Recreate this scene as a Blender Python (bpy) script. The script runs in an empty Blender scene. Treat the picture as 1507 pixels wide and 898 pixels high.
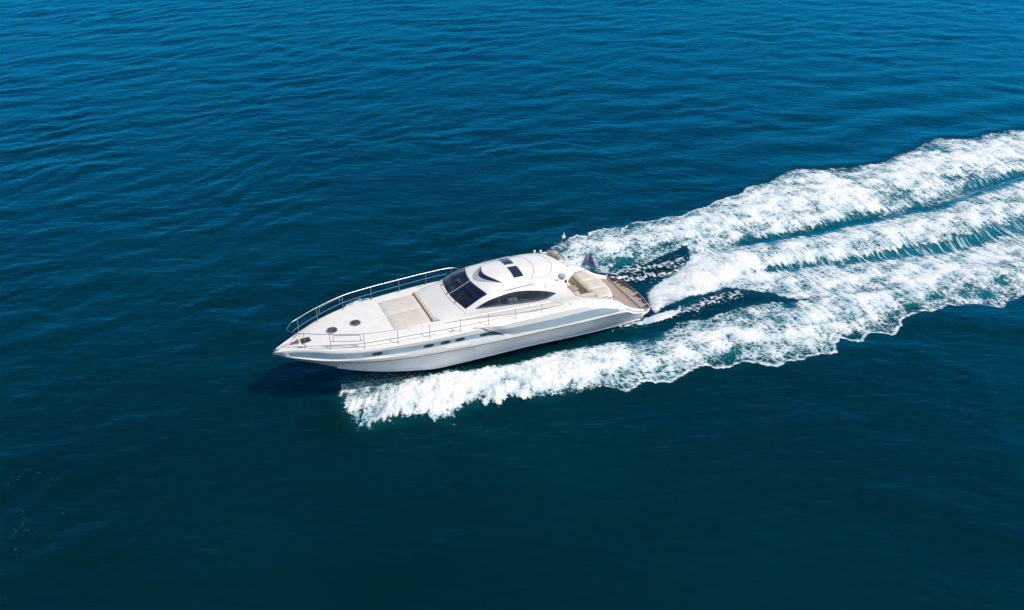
import bpy, bmesh, math, random
import numpy as np
from mathutils import Vector, Matrix
R = math.radians
sc = bpy.context.scene
COL = sc.collection

# ---------------------------------------------------------------- camera, sky, sun, exposure
cam = bpy.data.cameras.new('camera'); cam_o = bpy.data.objects.new('camera', cam); COL.objects.link(cam_o)
cam_o.location = (0, 0, 24.0); cam_o.rotation_euler = (R(90-33.75), 0, 0)
cam.sensor_fit = 'HORIZONTAL'; cam.sensor_width = 36.0; cam.angle = R(66); cam.clip_start = .5; cam.clip_end = 20000
sc.camera = cam_o
SUN_EL, SUN_AZ = 54.0, 103.0          # azimuth clockwise from +Y
world = bpy.data.worlds.new('World'); sc.world = world; world.use_nodes = True
nt = world.node_tree; nt.nodes.clear()
sky = nt.nodes.new('ShaderNodeTexSky'); sky.sky_type = 'NISHITA'; sky.sun_disc = False
sky.sun_elevation = R(SUN_EL); sky.sun_rotation = R(SUN_AZ); sky.air_density = 1.0; sky.dust_density = .6; sky.ozone_density = 4.0
bg = nt.nodes.new('ShaderNodeBackground'); bg.inputs['Strength'].default_value = .135
wo = nt.nodes.new('ShaderNodeOutputWorld')
nt.links.new(sky.outputs[0], bg.inputs[0]); nt.links.new(bg.outputs[0], wo.inputs[0])
sun = bpy.data.lights.new('sun', 'SUN'); sun.energy = 3.75; sun.angle = R(.53); sun.color = (1, .92, .81)
sun_o = bpy.data.objects.new('sun', sun); COL.objects.link(sun_o); sun_o.location = (60, -5, 80)
sd = Vector((math.cos(R(SUN_EL))*math.sin(R(SUN_AZ)), math.cos(R(SUN_EL))*math.cos(R(SUN_AZ)), math.sin(R(SUN_EL))))
sun_o.rotation_euler = sd.to_track_quat('Z', 'Y').to_euler()
sc.view_settings.view_transform = 'Standard'; sc.view_settings.look = 'None'
sc.view_settings.exposure = 0.0; sc.view_settings.gamma = 1.0; sc.view_settings.use_curve_mapping = False
sc.render.engine = 'CYCLES'
sc.cycles.max_bounces = 8; sc.cycles.transparent_max_bounces = 16; sc.cycles.caustics_reflective = False; sc.cycles.caustics_refractive = False

# ---------------------------------------------------------------- materials
def mat(name, col, rough=.5, metal=0.0, coat=0.0, spec=.5):
    m = bpy.data.materials.new(name); m.use_nodes = True
    b = m.node_tree.nodes['Principled BSDF']
    b.inputs['Base Color'].default_value = (*col, 1); b.inputs['Roughness'].default_value = rough
    b.inputs['Metallic'].default_value = metal; b.inputs['Coat Weight'].default_value = coat
    b.inputs['Specular IOR Level'].default_value = spec
    return m
def nd(m, t, **kw):
    n = m.node_tree.nodes.new(t)
    for k, v in kw.items(): setattr(n, k, v)
    return n
def vary(m, c1, c2, scale=3.0, stretch=(1, 1, 1), lo=.35, hi=.65, rough=None, bump=0.0, detail=5):
    """mottles a material between two of its own colours"""
    b = m.node_tree.nodes['Principled BSDF']; lk = m.node_tree.links.new
    tc = nd(m, 'ShaderNodeTexCoord'); mp = nd(m, 'ShaderNodeMapping'); mp.inputs['Scale'].default_value = stretch
    no = nd(m, 'ShaderNodeTexNoise'); no.inputs['Scale'].default_value = scale; no.inputs['Detail'].default_value = detail
    mr = nd(m, 'ShaderNodeMapRange'); mr.inputs['From Min'].default_value = lo; mr.inputs['From Max'].default_value = hi
    mx = nd(m, 'ShaderNodeMix', data_type='RGBA'); mx.inputs[6].default_value = (*c1, 1); mx.inputs[7].default_value = (*c2, 1)
    lk(tc.outputs['Object'], mp.inputs[0]); lk(mp.outputs[0], no.inputs[0]); lk(no.outputs[0], mr.inputs[0]); lk(mr.outputs[0], mx.inputs[0])
    lk(mx.outputs[2], b.inputs['Base Color'])
    if rough:
        mr2 = nd(m, 'ShaderNodeMapRange'); mr2.inputs['To Min'].default_value = rough[0]; mr2.inputs['To Max'].default_value = rough[1]
        lk(no.outputs[0], mr2.inputs[0]); lk(mr2.outputs[0], b.inputs['Roughness'])
    if bump:
        bp = nd(m, 'ShaderNodeBump'); bp.inputs['Strength'].default_value = bump; bp.inputs['Distance'].default_value = .02
        lk(no.outputs[0], bp.inputs['Height']); lk(bp.outputs[0], b.inputs['Normal'])
    return m
M = {}
M['gel'] = vary(mat('white_gelcoat', (.8, .78, .74), .28, coat=.4), (.82, .79, .735), (.78, .75, .69), 1.3, rough=(.2, .4))
M['deckw'] = vary(mat('deck_gelcoat', (.8, .78, .74), .5), (.81, .775, .715), (.76, .725, .66), 2.5, rough=(.4, .6))
M['band'] = vary(mat('blue_grey_band', (.42, .52, .58), .3, coat=.3), (.27, .37, .44), (.34, .44, .50), 1.1)
M['bottom'] = vary(mat('lower_topside', (.66, .68, .68), .3), (.82, .82, .80), (.74, .76, .76), 1.2, stretch=(.5, 1, 3))
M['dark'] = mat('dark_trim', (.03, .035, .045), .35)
M['groove'] = mat('rubber_groove', (.22, .20, .19), .6)
M['steel'] = mat('stainless_steel', (.40, .40, .41), .38, metal=1.0)
M['cush'] = vary(mat('cream_vinyl', (.64, .58, .50), .6), (.66, .60, .52), (.60, .54, .46), 4, bump=.15)
M['cushb'] = vary(mat('olive_cream_vinyl', (.46, .38, .24), .6), (.50, .42, .28), (.40, .33, .20), 4, bump=.2)
M['cushp'] = vary(mat('beige_vinyl', (.62, .50, .40), .6), (.66, .55, .46), (.56, .45, .35), 3)
M['dash'] = vary(mat('dashboard_vinyl', (.1, .11, .13), .5), (.03, .035, .05), (.26, .27, .28), 1.6, lo=.55, hi=.62)
M['seam'] = mat('brown_seam', (.16, .11, .07), .8)
M['grey'] = vary(mat('grey_plastic', (.38, .40, .42), .45), (.40, .42, .44), (.33, .35, .37), 6)
M['tan'] = vary(mat('tan_canvas', (.42, .33, .20), .8), (.46, .37, .24), (.33, .26, .15), 14, bump=.4)
M['brass'] = mat('brass', (.42, .34, .18), .35, metal=.8)
M['inner'] = vary(mat('cabin_lining', (.5, .45, .38), .7), (.52, .47, .40), (.42, .36, .29), 3)
M['leather'] = vary(mat('seat_leather', (.55, .50, .42), .5), (.60, .55, .48), (.5, .44, .36), 5)
M['wood'] = vary(mat('cherry_wood', (.22, .09, .03), .35), (.26, .12, .04), (.16, .06, .02), 6, stretch=(1, 6, 1))
M['mustard'] = vary(mat('mustard_cloth', (.38, .27, .06), .8), (.42, .30, .07), (.32, .22, .05), 7)
M['red'] = mat('red_lens', (.4, .03, .02), .3)
M['winmat'] = mat('hatch_glass', (.006, .016, .04), .08, coat=1.0)
M['smoke'] = vary(mat('round_hatch_glass', (.05, .06, .06), .15, coat=.6), (.03, .04, .05), (.12, .12, .10), 9, lo=.45, hi=.6)
M['lens'] = mat('white_lens', (.8, .85, .8), .3)

def glass_mat():
    m = bpy.data.materials.new('tinted_glass'); m.use_nodes = True; n = m.node_tree; n.nodes.clear()
    o = nd(m, 'ShaderNodeOutputMaterial'); mx = nd(m, 'ShaderNodeMixShader'); lw = nd(m, 'ShaderNodeLayerWeight'); lw.inputs[0].default_value = .5
    pw = nd(m, 'ShaderNodeMath', operation='POWER'); pw.inputs[1].default_value = 4.0; n.links.new(lw.outputs['Facing'], pw.inputs[0])
    fr = nd(m, 'ShaderNodeMath', operation='MULTIPLY_ADD'); fr.inputs[1].default_value = .85; fr.inputs[2].default_value = .06; n.links.new(pw.outputs[0], fr.inputs[0])
    t = nd(m, 'ShaderNodeBsdfTransparent'); t.inputs[0].default_value = (.42, .49, .60, 1)
    g = nd(m, 'ShaderNodeBsdfGlossy'); g.inputs['Roughness'].default_value = .03; g.inputs[0].default_value = (.9, .95, 1, 1)
    n.links.new(fr.outputs[0], mx.inputs[0]); n.links.new(t.outputs[0], mx.inputs[1]); n.links.new(g.outputs[0], mx.inputs[2]); n.links.new(mx.outputs[0], o.inputs[0])
    return m
M['glass'] = glass_mat()

def teak_mat(wet):
    m = mat('teak_planks_wet' if wet else 'teak_planks', (.3, .18, .12), .6); b = m.node_tree.nodes['Principled BSDF']; lk = m.node_tree.links.new
    tc = nd(m, 'ShaderNodeTexCoord'); sx = nd(m, 'ShaderNodeSeparateXYZ'); lk(tc.outputs['Object'], sx.inputs[0])
    w = nd(m, 'ShaderNodeTexWave', bands_direction='X'); w.inputs['Scale'].default_value = 4.2 ; w.inputs['Distortion'].default_value = .15
    lk(tc.outputs['Object'], w.inputs[0])
    cr = nd(m, 'ShaderNodeMapRange'); cr.inputs['From Min'].default_value = .0; cr.inputs['From Max'].default_value = .12; lk(w.outputs['Fac'], cr.inputs[0])
    mp = nd(m, 'ShaderNodeMapping'); mp.inputs['Scale'].default_value = (9, 1.5, 1); lk(tc.outputs['Object'], mp.inputs[0])
    no = nd(m, 'ShaderNodeTexNoise'); no.inputs['Scale'].default_value = 1.6; no.inputs['Detail'].default_value = 6; lk(mp.outputs[0], no.inputs[0])
    mr = nd(m, 'ShaderNodeMapRange'); mr.inputs['From Min'].default_value = .35; mr.inputs['From Max'].default_value = .65; lk(no.outputs[0], mr.inputs[0])
    mx = nd(m, 'ShaderNodeMix', data_type='RGBA'); mx.inputs[6].default_value = (.34, .26, .21, 1); mx.inputs[7].default_value = (.46, .37, .31, 1); lk(mr.outputs[0], mx.inputs[0])
    m2 = nd(m, 'ShaderNodeMix', data_type='RGBA'); m2.inputs[6].default_value = (.20, .13, .10, 1); lk(cr.outputs[0], m2.inputs[0]); lk(mx.outputs[2], m2.inputs[7])
    last = m2.outputs[2]
    if wet:   # soaked planks along the aft edge, a ragged stain
        n2 = nd(m, 'ShaderNodeTexNoise'); n2.inputs['Scale'].default_value = 2.6; n2.inputs['Detail'].default_value = 5
        mp2 = nd(m, 'ShaderNodeMapping'); mp2.inputs['Scale'].default_value = (.6, 1.6, 1); lk(tc.outputs['Object'], mp2.inputs[0]); lk(mp2.outputs[0], n2.inputs[0])
        # distance from the curved aft edge: x + .62 - .16*y^2
        y2 = nd(m, 'ShaderNodeMath', operation='MULTIPLY'); lk(sx.outputs[1], y2.inputs[0]); lk(sx.outputs[1], y2.inputs[1])
        a = nd(m, 'ShaderNodeMath', operation='MULTIPLY_ADD'); lk(y2.outputs[0], a.inputs[0]); a.inputs[1].default_value = -.13; lk(sx.outputs[0], a.inputs[2])
        yb_ = nd(m, 'ShaderNodeMath', operation='MULTIPLY_ADD'); lk(sx.outputs[1], yb_.inputs[0]); yb_.inputs[1].default_value = .09; lk(a.outputs[0], yb_.inputs[2])
        s = nd(m, 'ShaderNodeMath', operation='MULTIPLY_ADD'); lk(n2.outputs[0], s.inputs[0]); s.inputs[1].default_value = -1.5; lk(yb_.outputs[0], s.inputs[2])
        r = nd(m, 'ShaderNodeMapRange'); r.inputs['From Min'].default_value = -1.10; r.inputs['From Max'].default_value = -1.02; lk(s.outputs[0], r.inputs[0])
        m3 = nd(m, 'ShaderNodeMix', data_type='RGBA'); m3.inputs[6].default_value = (.06, .028, .022, 1); lk(r.outputs[0], m3.inputs[0]); lk(last, m3.inputs[7]); last = m3.outputs[2]
        rr = nd(m, 'ShaderNodeMapRange'); rr.inputs['To Min'].default_value = .12; rr.inputs['To Max'].default_value = .6; lk(r.outputs[0], rr.inputs[0]); lk(rr.outputs[0], b.inputs['Roughness'])
    lk(last, b.inputs['Base Color'])
    return m
M['teak'] = teak_mat(False); M['teakwet'] = teak_mat(True)

def flag_mat():
    m = mat('ensign_cloth', (.1, .1, .3), .8); b = m.node_tree.nodes['Principled BSDF']; lk = m.node_tree.links.new
    tc = nd(m, 'ShaderNodeTexCoord'); sx = nd(m, 'ShaderNodeSeparateXYZ'); lk(tc.outputs['UV'], sx.inputs[0])
    no = nd(m, 'ShaderNodeTexNoise'); no.inputs['Scale'].default_value = 4; lk(tc.outputs['UV'], no.inputs[0])
    ad = nd(m, 'ShaderNodeMath', operation='MULTIPLY_ADD'); lk(no.outputs[0], ad.inputs[0]); ad.inputs[1].default_value = .35; lk(sx.outputs[1], ad.inputs[2])
    cr = nd(m, 'ShaderNodeValToRGB'); lk(ad.outputs[0], cr.inputs[0])
    e = cr.color_ramp.elements; e[0].position = .45; e[0].color = (.06, .09, .20, 1); e[1].position = 1.1; e[1].color = (.24, .17, .27, 1)
    x = cr.color_ramp.elements.new(.8); x.color = (.15, .15, .31, 1)
    lk(cr.outputs[0], b.inputs['Base Color']); return m
M['flag'] = flag_mat()

# ---------------------------------------------------------------- helpers
def link(o, parent=None):
    COL.objects.link(o)
    if parent is not None: o.parent = parent
    return o
def obj(name, bm, mats, parent=None, smooth=40, recalc=True):
    if recalc: bmesh.ops.recalc_face_normals(bm, faces=bm.faces)
    me = bpy.data.meshes.new(name)
    if smooth is not None:
        a = R(smooth)
        for f in bm.faces: f.smooth = True
        for e in bm.edges:
            if len(e.link_faces) == 2 and e.calc_face_angle(0) > a: e.smooth = False
    bm.to_mesh(me); bm.free()
    for m in (mats if isinstance(mats, (list, tuple)) else [mats]): me.materials.append(m)
    return link(bpy.data.objects.new(name, me), parent)
def empty(name, loc=(0, 0, 0), parent=None):
    o = bpy.data.objects.new(name, None); o.empty_display_size = .2; o.location = loc; return link(o, parent)
def grid(bm, P, mi=None, closed_u=False):
    """P[i][j] points -> quads; mi(i,j) material index"""
    V = [[bm.verts.new(p) for p in row] for row in P]
    n = len(V); m = len(V[0])
    for i in range(n-1):
        for j in range(m-1 + (1 if closed_u else 0)):
            q = [V[i][j], V[i][(j+1) % m], V[i+1][(j+1) % m], V[i+1][j]]
            try:
                f = bm.faces.new(q)
                if mi: f.material_index = mi(i, j)
            except ValueError: pass
    return V
def tube(bm, pts, r, n=7, caps=True):
    pts = [Vector(p) for p in pts]; rows = []
    up = Vector((0, 0, 1)); prev = None
    for i, p in enumerate(pts):
        t = (pts[min(i+1, len(pts)-1)] - pts[max(i-1, 0)]).normalized()
        a = (prev - t*prev.dot(t)) if prev is not None else (up.cross(t) if abs(t.z) < .95 else Vector((1, 0, 0)).cross(t))
        a.normalize(); prev = a; b = t.cross(a)
        rr = r[i] if isinstance(r, (list, tuple)) else r
        rows.append([p + (a*math.cos(k*2*math.pi/n) + b*math.sin(k*2*math.pi/n))*rr for k in range(n)])
    V = grid(bm, rows, closed_u=True)
    if caps:
        for row in (V[0], V[-1]):
            try: bm.faces.new(row)
            except ValueError: pass
def box(bm, c, s, bev=.0, rot=None, seg=2):
    mt = Matrix.Translation(c) @ (rot.to_4x4() if rot else Matrix.Identity(4)) @ Matrix.Diagonal((*s, 1))
    g = bmesh.ops.create_cube(bm, size=1, matrix=mt)
    if bev:
        ed = set(e for v in g['verts'] for e in v.link_edges)
        bmesh.ops.bevel(bm, geom=list(ed), offset=bev, segments=seg, affect='EDGES', profile=.5)
def lathe(bm, c, prof, n=20, rot=None):
    rows = []
    for r, z in prof:
        row = []
        for k in range(n):
            p = Vector((max(r, 1e-4)*math.cos(2*math.pi*k/n), max(r, 1e-4)*math.sin(2*math.pi*k/n), z))
            if rot: p = rot @ p
            row.append(Vector(c)+p)
        rows.append(row)
    V = grid(bm, rows, closed_u=True)
    for row in (V[0], V[-1]): bm.faces.new(row)
def hermite(X, Y):
    """monotone cubic through a table; returns f(x)"""
    X = np.array(X, float); Y = np.array(Y, float)
    if X[0] > X[-1]: X = X[::-1]; Y = Y[::-1]
    h = np.diff(X); d = np.diff(Y)/h; mm = np.zeros_like(Y); mm[0] = d[0]; mm[-1] = d[-1]
    for i in range(1, len(X)-1):
        if d[i-1]*d[i] > 0:
            w1 = 2*h[i]+h[i-1]; w2 = h[i]+2*h[i-1]; mm[i] = (w1+w2)/(w1/d[i-1]+w2/d[i])
    def f(x):
        x = min(max(x, X[0]), X[-1]); i = min(int(np.searchsorted(X, x, side='right'))-1, len(X)-2); i = max(i, 0)
        t = (x-X[i])/h[i]
        return float((2*t**3-3*t**2+1)*Y[i]+(t**3-2*t**2+t)*h[i]*mm[i]+(-2*t**3+3*t**2)*Y[i+1]+(t**3-t**2)*h[i]*mm[i+1])
    return f
def crom(pts, per=6):
    P = [Vector(p) for p in pts]; out = []
    for i in range(len(P)-1):
        a, b, c, d = P[max(i-1, 0)], P[i], P[i+1], P[min(i+2, len(P)-1)]
        for k in range(per):
            t = k/per
            out.append(.5*((2*b)+(c-a)*t+(2*a-5*b+4*c-d)*t*t+(3*b-a-3*c+d)*t**3))
    out.append(P[-1]); return out

# ---------------------------------------------------------------- noise on arrays
def _perm(seed):
    r = np.random.RandomState(seed); p = r.permutation(256); a = r.rand(256)*2*np.pi
    return np.concatenate([p, p]), np.cos(a).astype(np.float32), np.sin(a).astype(np.float32)
_PC = {}
def gn(x, y, seed=0):
    if seed not in _PC: _PC[seed] = _perm(seed)
    p, gx, gy = _PC[seed]
    xf = np.floor(x); yf = np.floor(y); fx = x-xf; fy = y-yf
    xi = xf.astype(np.int64) & 255; yi = yf.astype(np.int64) & 255; xj = (xi+1) & 255; yj = (yi+1) & 255
    u = fx*fx*fx*(fx*(fx*6-15)+10); v = fy*fy*fy*(fy*(fy*6-15)+10)
    def g(i, j, dx, dy):
        h = p[p[i]+j]; return gx[h]*dx+gy[h]*dy
    a = g(xi, yi, fx, fy); b = g(xj, yi, fx-1, fy); c = g(xi, yj, fx, fy-1); d = g(xj, yj, fx-1, fy-1)
    return (a+(b-a)*u)+((c+(d-c)*u)-(a+(b-a)*u))*v
def fbm(x, y, o=4, seed=0, g=.5):
    s = 0; a = 1; t = 0
    for k in range(o):
        s = s+a*gn(x*2**k+17.3*k, y*2**k-9.1*k, seed+k); t += a; a *= g
    return s/t*1.6
def ss(a, b, x):
    t = np.clip((x-a)/(b-a), 0, 1); return t*t*(3-2*t)

# ---------------------------------------------------------------- the wake: outlines on the water, in metres
TH = R(25.948); BO = (6.376, 36.519)
AX = np.array([math.cos(TH), math.sin(TH)]); PX = np.array([math.sin(TH), -math.cos(TH)])     # aft, port
PORT = [(-8.54,29.51),(-8.23,28.21),(-7.55,26.89),(-6.70,25.78),(-5.96,26.08),(-4.98,26.44),(-3.93,26.67),(-2.99,26.35),(-2.61,26.62),(-2.43,27.08),(-1.67,27.40),(-0.58,27.59),(-0.11,28.02),(1.15,27.92),(2.42,28.16),(3.48,28.70),(4.42,29.11),(4.72,28.90),(5.25,28.51),(5.49,28.66),(6.22,29.26),(7.51,29.21),(8.44,29.88),(9.58,30.62),(10.01,30.30),(10.70,30.41),(11.64,30.84),(12.41,30.57),(13.26,30.62),(14.01,30.89),(14.95,31.22),(15.72,31.50),(16.18,31.56),(16.61,32.42),(17.01,32.95),(17.56,32.54),(17.84,32.83),(18.66,33.43),(19.37,33.43),(19.67,33.19),(20.13,33.74),(20.75,34.55),(21.66,35.06),(22.69,35.32),(24.04,35.85),(25.59,35.99),(26.65,35.72),(27.01,35.99),(27.93,36.53),(28.53,36.80),(33.19,38.67),(38.68,40.99),(41.63,45.34),(31.69,42.66),(25.98,40.04),(21.48,38.82),(18.52,37.65),(16.07,36.53),(15.36,36.05),(13.70,36.12),(12.88,35.85),(12.02,35.32),(11.41,35.06),(10.36,34.42),(9.30,34.55),(8.47,33.92),(7.23,32.83),(6.33,32.59),(5.09,32.42),(3.31,31.84),(2.10,31.56),(1.23,31.11),(-0.45,30.41),(-1.77,30.19),(-3.76,30.14),(-5.08,30.14),(-6.70,29.93),(-7.89,30.14)]
STB = [(-9.31,35.19),(-8.98,36.05),(-8.32,36.60),(-7.45,36.60),(-6.80,37.15),(-5.91,37.65),(-5.09,37.94),(-4.01,38.08),(-2.11,39.04),(-0.14,40.04),(1.08,40.99),(1.92,41.65),(3.60,43.35),(4.14,43.79),(4.62,43.35),(4.84,43.97),(5.48,44.42),(6.60,44.78),(7.32,44.60),(7.54,45.34),(8.70,45.72),(10.31,46.10),(11.22,46.19),(12.03,46.97),(13.04,47.47),(13.51,47.97),(14.22,48.69),(15.27,49.22),(16.13,49.86),(16.99,50.84),(18.23,51.52),(19.45,52.43),(20.26,53.50),(21.11,53.86),(23.04,53.62),(24.41,53.98),(25.51,53.98),(27.86,55.09),(29.29,56.11),(31.14,57.43),(32.73,58.66),(34.25,59.64),(35.12,59.78),(36.79,59.64),(38.90,60.79),(41.96,61.68),(48.45,63.84),(55.95,66.46),(50.85,58.93),(37.22,52.90),(33.79,51.18),(30.18,49.11),(26.25,47.07),(22.61,46.00),(19.37,44.51),(15.60,43.35),(13.65,42.32),(11.36,41.32),(10.72,41.16),(10.76,42.49),(9.78,41.65),(7.94,40.36),(6.83,39.58),(5.80,39.20),(4.62,39.27),(1.84,39.04),(-2.04,37.08),(-5.65,35.32),(-8.78,34.30)]
CEN = [(7.58,35.72),(7.42,37.22),(8.01,38.08),(9.14,39.04),(10.13,40.20),(10.93,41.65),(11.80,43.52),(13.18,43.97),(13.98,42.83),(15.64,43.52),(19.43,44.69),(22.68,46.19),(26.33,47.27),(30.28,49.32),(33.90,51.40),(37.35,53.14),(51.04,59.21),(39.24,41.81),(29.95,39.42),(25.07,38.08),(20.80,37.08),(16.69,36.12),(15.42,36.26),(14.29,36.94),(13.02,37.15),(12.34,37.51),(10.89,37.01),(9.65,36.46),(8.62,35.92),(7.76,35.19)]
CENH = [(7.43,35.45),(9.53,37.94),(11.47,39.81),(14.16,40.99),(18.72,42.49),(23.50,43.97),(28.65,45.81),(35.29,49.32),(48.25,55.09)]
CENH2 = [(11.98,38.52),(15.38,38.08),(19.41,38.52),(23.71,39.42),(28.46,40.99),(31.33,41.98),(41.95,45.81)]
STBH = [(3.49,41.65),(6.12,42.23),(9.70,43.70),(13.58,45.81),(18.33,48.49),(23.44,49.86),(29.62,53.26),(39.67,57.43),(53.75,63.21)]
PORTH = [(-7.40,28.16),(-4.86,28.16),(-1.72,28.80),(3.18,29.93),(8.41,31.56),(12.18,33.01),(16.29,34.87),(22.77,37.22),(29.95,39.42),(40.40,43.52)]
PLUME = [(7.45,35.59),(8.34,36.53),(9.48,37.65),(11.36,39.27),(13.60,40.36)]
TR1 = [(12.85,42.49),(15.62,43.44),(19.40,44.60),(22.64,46.10),(26.29,47.17),(30.23,49.22),(33.84,51.29),(37.29,53.02),(50.94,59.07)]
TR2 = [(12.94,39.27),(15.93,40.04),(20.23,40.83),(24.31,41.81),(27.65,42.74),(30.95,44.24),(33.09,45.25),(44.48,49.54)]
WASH = [(5.44,34.05),(6.19,34.30),(7.30,34.55),(8.47,35.00),(9.91,35.85),(11.15,36.46),(12.60,37.01)]
WASH2 = [(5.47,38.67),(6.94,38.82),(8.78,39.27),(10.31,40.04)]
WASH3 = [(6.02,39.42),(8.30,40.04),(10.03,40.75)]
SPECK = [(-20.57,23.10),(-20.26,22.98),(-20.59,22.72),(-18.99,23.02),(-18.85,22.61),(-19.69,23.37),(-18.73,21.28),(-19.23,21.22),(-18.96,20.84),(-18.88,20.54),(-19.05,20.41),(-19.01,20.28),(-19.02,20.14),(-18.57,20.34),(-17.27,19.54),(-18.57,19.38),(-19.43,19.95),(-17.63,21.22)]
GX0, GX1, GY0, GY1, GD = -22.0, 72.0, 12.0, 100.0, .2
gxs = np.arange(GX0, GX1, GD); gys = np.arange(GY0, GY1, GD)
GXX, GYY = np.meshgrid(gxs, gys)
def segdist(X, Y, pts, closed):
    best = np.full(X.shape, 1e9); arc = np.zeros(X.shape); n = len(pts); L0 = 0
    for i in range(n if closed else n-1):
        (x0, y0), (x1, y1) = pts[i], pts[(i+1) % n]; dx, dy = x1-x0, y1-y0; l2 = dx*dx+dy*dy+1e-9
        t = np.clip(((X-x0)*dx+(Y-y0)*dy)/l2, 0, 1); d = (X-x0-t*dx)**2+(Y-y0-t*dy)**2
        m = d < best; best = np.where(m, d, best); arc = np.where(m, L0+t*math.sqrt(l2), arc); L0 += math.sqrt(l2)
    return np.sqrt(best), arc
def polysd(pts):
    d, _ = segdist(GXX, GYY, pts, True); ins = np.zeros(GXX.shape, bool); n = len(pts)
    for i in range(n):
        (x0, y0), (x1, y1) = pts[i], pts[(i+1) % n]
        if y0 == y1: continue
        c = ((y0 > GYY) != (y1 > GYY)) & (GXX < (x1-x0)*(GYY-y0)/(y1-y0)+x0); ins ^= c
    return np.where(ins, d, -d)
F = {'port': polysd(PORT), 'stb': polysd(STB), 'cen': polysd(CEN)}
for k, v in dict(outp=PORT[:48], outs=STB[12:52], cenh=CENH, cenh2=CENH2, stbh=STBH, porth=PORTH, plume=PLUME, tr1=TR1, tr2=TR2, wash=WASH, wash2=WASH2, wash3=WASH3).items():
    F[k], F[k+'_s'] = segdist(GXX, GYY, v, False)
def blur(a, n):
    for _ in range(n):
        a = (a+np.roll(a, 1, 0)+np.roll(a, -1, 0)+np.roll(a, 1, 1)+np.roll(a, -1, 1))/5
    return a
def samp(a, x, y):
    u = np.clip((x-GX0)/GD, 0, a.shape[1]-1.001); v = np.clip((y-GY0)/GD, 0, a.shape[0]-1.001)
    i = u.astype(int); j = v.astype(int); fu = u-i; fv = v-j
    return (a[j, i]*(1-fu)+a[j, i+1]*fu)*(1-fv)+(a[j+1, i]*(1-fu)+a[j+1, i+1]*fu)*fv
SG = (GXX-BO[0])*AX[0]+(GYY-BO[1])*AX[1]          # metres aft of the transom
TG = (GXX-BO[0])*PX[0]+(GYY-BO[1])*PX[1]          # metres to port
far = 1-ss(48, 62, SG)
HW = (.26*np.exp(-(F['porth']/1.2)**2)*ss(0, 3, F['porth_s']) + .24*np.exp(-(F['stbh']/1.5)**2)*ss(-2, 3, F['stbh_s'])
      + .18*np.exp(-(F['cenh']/1.3)**2)*ss(0, 8, F['cenh_s']) + .10*np.exp(-(F['plume']/.9)**2)*ss(-.2, 1.5, F['plume_s'])
      - .26*np.exp(-(F['tr1']/1.1)**2) - .26*np.exp(-(F['tr2']/1.0)**2)
      - .18*ss(.0, 1.5, 2.6-np.abs(TG))*ss(-12, -4, SG)*(1-ss(2, 8, SG)))
# diverging swell outside both foam bands
HW = HW + .10*np.exp(-((F['stb']+2.2)/1.3)**2)*ss(0, 14, SG) + .08*np.exp(-((F['port']+2.0)/1.3)**2)*ss(2, 14, SG)
HW = HW+.17*np.cos(2*np.pi*F['outs']/5.2)*np.exp(-F['outs']/9)*ss(8, 24, SG)*ss(0, .5, -F['stb'])
HW = blur(HW*far, 4)
INS = np.maximum(np.maximum(F['port'], F['stb']), F['cen'])
BUB = blur(ss(-.2, 1.0, INS)*far, 5)
CALM = blur(ss(-1.5, 1.0, INS), 12)

rw = np.random.RandomState(5)
WAVES = []
for k in range(60):
    lam = 0.6*(6.5/0.6)**(rw.rand()**1.2); th = R(90+2)+rw.randn()*R(36)
    if lam > 3: th = R(90+4)+rw.randn()*R(24)
    amp = .0026*lam**.95*(0.5+rw.rand())
    WAVES.append((2*math.pi/lam, math.cos(th), math.sin(th), amp, rw.rand()*2*math.pi))
def water_h(x, y, fade=1.0):
    wx = x+1.8*gn(x/9, y/9, 40)+.5*gn(x/2.4, y/2.4, 41); wy = y+1.8*gn(x/9+5, y/9-7, 42)+.5*gn(x/2.4+3, y/2.4, 43)+.0019*x*np.clip(np.abs(x), 0, 60)*np.sign(x)
    env = .70+.75*gn(x/14, y/8, 44)+.3*gn(x/5, y/3.5, 45)
    h = 0
    for k, c, s, a, ph in WAVES:
        h = h+a*np.sin(k*(c*wx+s*wy)+ph)
    h = h*env*(.62+.38*ss(24, 52, y))*(1-.35*samp(CALM, x, y))
    h = h+.035*gn(x/6+9, y/4, 46)
    return (h+samp(HW, x, y))*fade

def mesh_arrays(name, co, faces, smooth=True):
    me = bpy.data.meshes.new(name); me.vertices.add(len(co)); me.vertices.foreach_set('co', np.asarray(co, np.float32).ravel())
    n = len(faces); w = faces.shape[1]; me.loops.add(n*w); me.loops.foreach_set('vertex_index', faces.astype(np.int32).ravel())
    me.polygons.add(n); me.polygons.foreach_set('loop_start', np.arange(0, n*w, w, dtype=np.int32))
    me.update(calc_edges=True)
    if smooth: me.polygons.foreach_set('use_smooth', np.ones(n, bool))
    return me
def attr(me, name, v):
    a = me.attributes.new(name, 'FLOAT', 'POINT'); a.data.foreach_set('value', np.asarray(v, np.float32).ravel())
def quads(nr, nc, off=0):
    i = np.arange(nr-1)[:, None]*nc+np.arange(nc-1)[None, :]; i = i.ravel()+off
    return np.stack([i, i+1, i+nc+1, i+nc], 1)

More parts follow.
